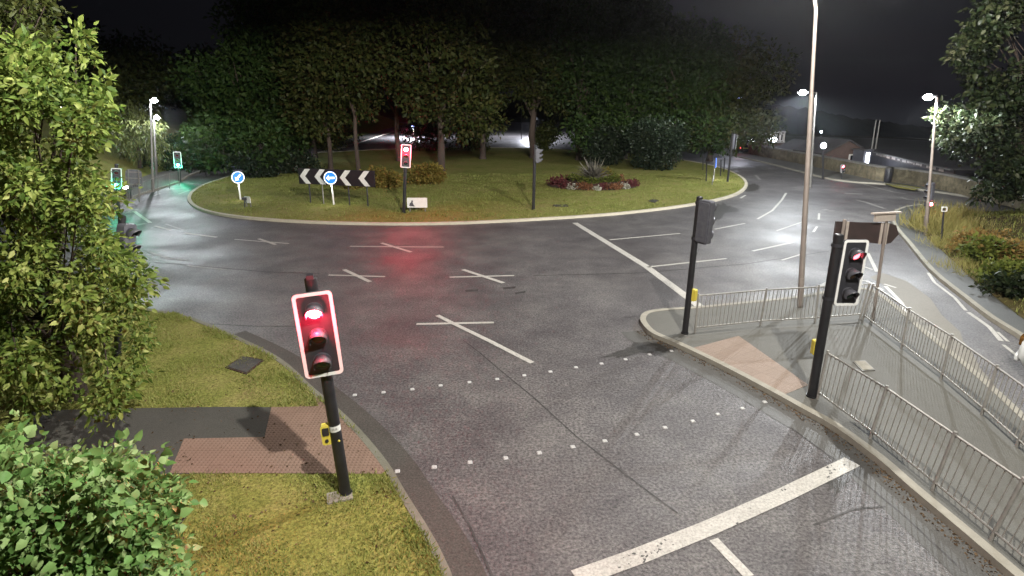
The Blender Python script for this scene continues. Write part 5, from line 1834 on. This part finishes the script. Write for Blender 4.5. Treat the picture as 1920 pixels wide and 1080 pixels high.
# ------------------------------------------------------------------ cars
def car(label, M, body_m, plate='yellow', lights='tail', L=4.2, W=1.75, Hc=1.45, lit=False):
    """saloon: rear at local -y"""
    t_ = thing("parked_car" if not lit else "car", label, "car", M)
    prof = [(-L / 2, .45), (-L / 2 + .03, .80), (-L / 2 + .25, .95), (-L * .20, Hc * .97), (L * .08, Hc), (L * .24, .98), (L / 2 - .25, .86), (L / 2, .62), (L / 2 - .02, .35), (L / 2 - .2, .24), (-L / 2 + .15, .24)]
    m = MB()
    n = len(prof)
    sec = []
    for u, k in ((-1, .0), (-.92, .6), (-.8, 1), (.8, 1), (.92, .6), (1, 0)):
        row = []
        for y, z in prof:
            top = max(0, (z - .95) / (Hc - .95))
            xw = W / 2 * u * (1 - .22 * top)
            yy = y * (1 - .035 * (1 - k))
            row.append((xw, yy, z - (.04 * (1 - k) if z > .5 else 0)))
        sec.append(row)
    vs = [p for r in sec for p in r]
    fs = [(j * n + i, j * n + (i + 1) % n, (j + 1) * n + (i + 1) % n, (j + 1) * n + i) for j in range(len(sec) - 1) for i in range(n)]
    fs += [tuple(range(n - 1, -1, -1)), tuple(range((len(sec) - 1) * n, len(sec) * n))]
    m.add(vs, fs, True)
    m.build("body", M_[body_m], t_)
    m = MB()
    m.add([(-W * .36, -L / 2 + .36, 1.02), (W * .36, -L / 2 + .36, 1.02), (W * .33, -L * .225, Hc * .95), (-W * .33, -L * .225, Hc * .95)], [(0, 1, 2, 3)])
    m.v = [(x, y - .03, z + .03) for x, y, z in m.v]
    m.build("rear_window", M_['glass_dark'], t_)
    for sx in (-1, 1):
        m = MB()
        m.add([(sx * (W * .455), -L * .26, .98), (sx * (W * .455), L * .20, .98), (sx * (W * .40), L * .07, Hc * .94), (sx * (W * .40), -L * .17, Hc * .93)], [(0, 1, 2, 3)])
        m.v = [(x + sx * .03, y, z) for x, y, z in m.v]
        m.build("side_window", M_['glass_dark'], t_)
        m = MB()
        m.prism(rrect(.30, .20, .05), 0, .06, face(-L / 2 + .06, sx * W * .36, .78))
        m.build("tail_lamp", M_[lights], t_)
        for sy in (-1, 1):
            m = MB()
            m.tube([(sx * (W / 2 - .2), sy * L * .31, .31), (sx * (W / 2 + .01), sy * L * .31, .31)], .31, 20)
            wl = m.build("wheel", M_['tyre'], t_)
            m = MB()
            m.tube([(sx * (W / 2), sy * L * .31, .31), (sx * (W / 2 + .02), sy * L * .31, .31)], .19, 16)
            m.build("rim", M_['rim'], wl)
    m = MB()
    m.prism(rrect(.50, .11, .01, 1), 0, .02, face(-L / 2 + .005, 0, .70))
    m.build("number_plate", M_[plate], t_)
    m = MB()
    m.prism(rrect(W * .9, .16, .05), 0, .08, face(-L / 2 + .06, 0, .40))
    m.build("bumper", M_[body_m], t_)
    return t_


cp = G(1906, 722, 0)
car("white car cut off by the right picture edge on the road beside the rail", Matrix.Translation((cp.x + 2.2, cp.y - .7, 0)) @ Matrix.Rotation(math.radians(180 + 38), 4, 'Z'), 'car_white', 'yellow', 'lens_amber')
cp = G(1391, 287, 0)
car("far car with glowing red tail lamps driving away past the island", Matrix.Translation((cp.x, cp.y, 0)) @ Matrix.Rotation(math.radians(-12), 4, 'Z'), 'car_dark', 'yellow', 'tail', lit=True)



# ------------------------------------------------------------------ added for the glow around lamps: halo volume
m = bpy.data.materials.new("halo volume")
m.use_nodes = True
nt = m.node_tree
nt.nodes.remove(nt.nodes["Principled BSDF"])
pv = N(nt, "ShaderNodeVolumePrincipled")
pv.inputs["Color"].default_value = (0.9, 0.93, 1, 1)
pv.inputs["Density"].default_value = 0.00028
pv.inputs["Anisotropy"].default_value = 0.92
nt.links.new(pv.outputs[0], nt.nodes["Material Output"].inputs["Volume"])
hz_ = MB().box((0, 150, 0), (900, 900, 90)).build("halo_volume", m)  # added scattering box, stands in for lens halos at the lit lamps
hz_["kind"] = "stuff"
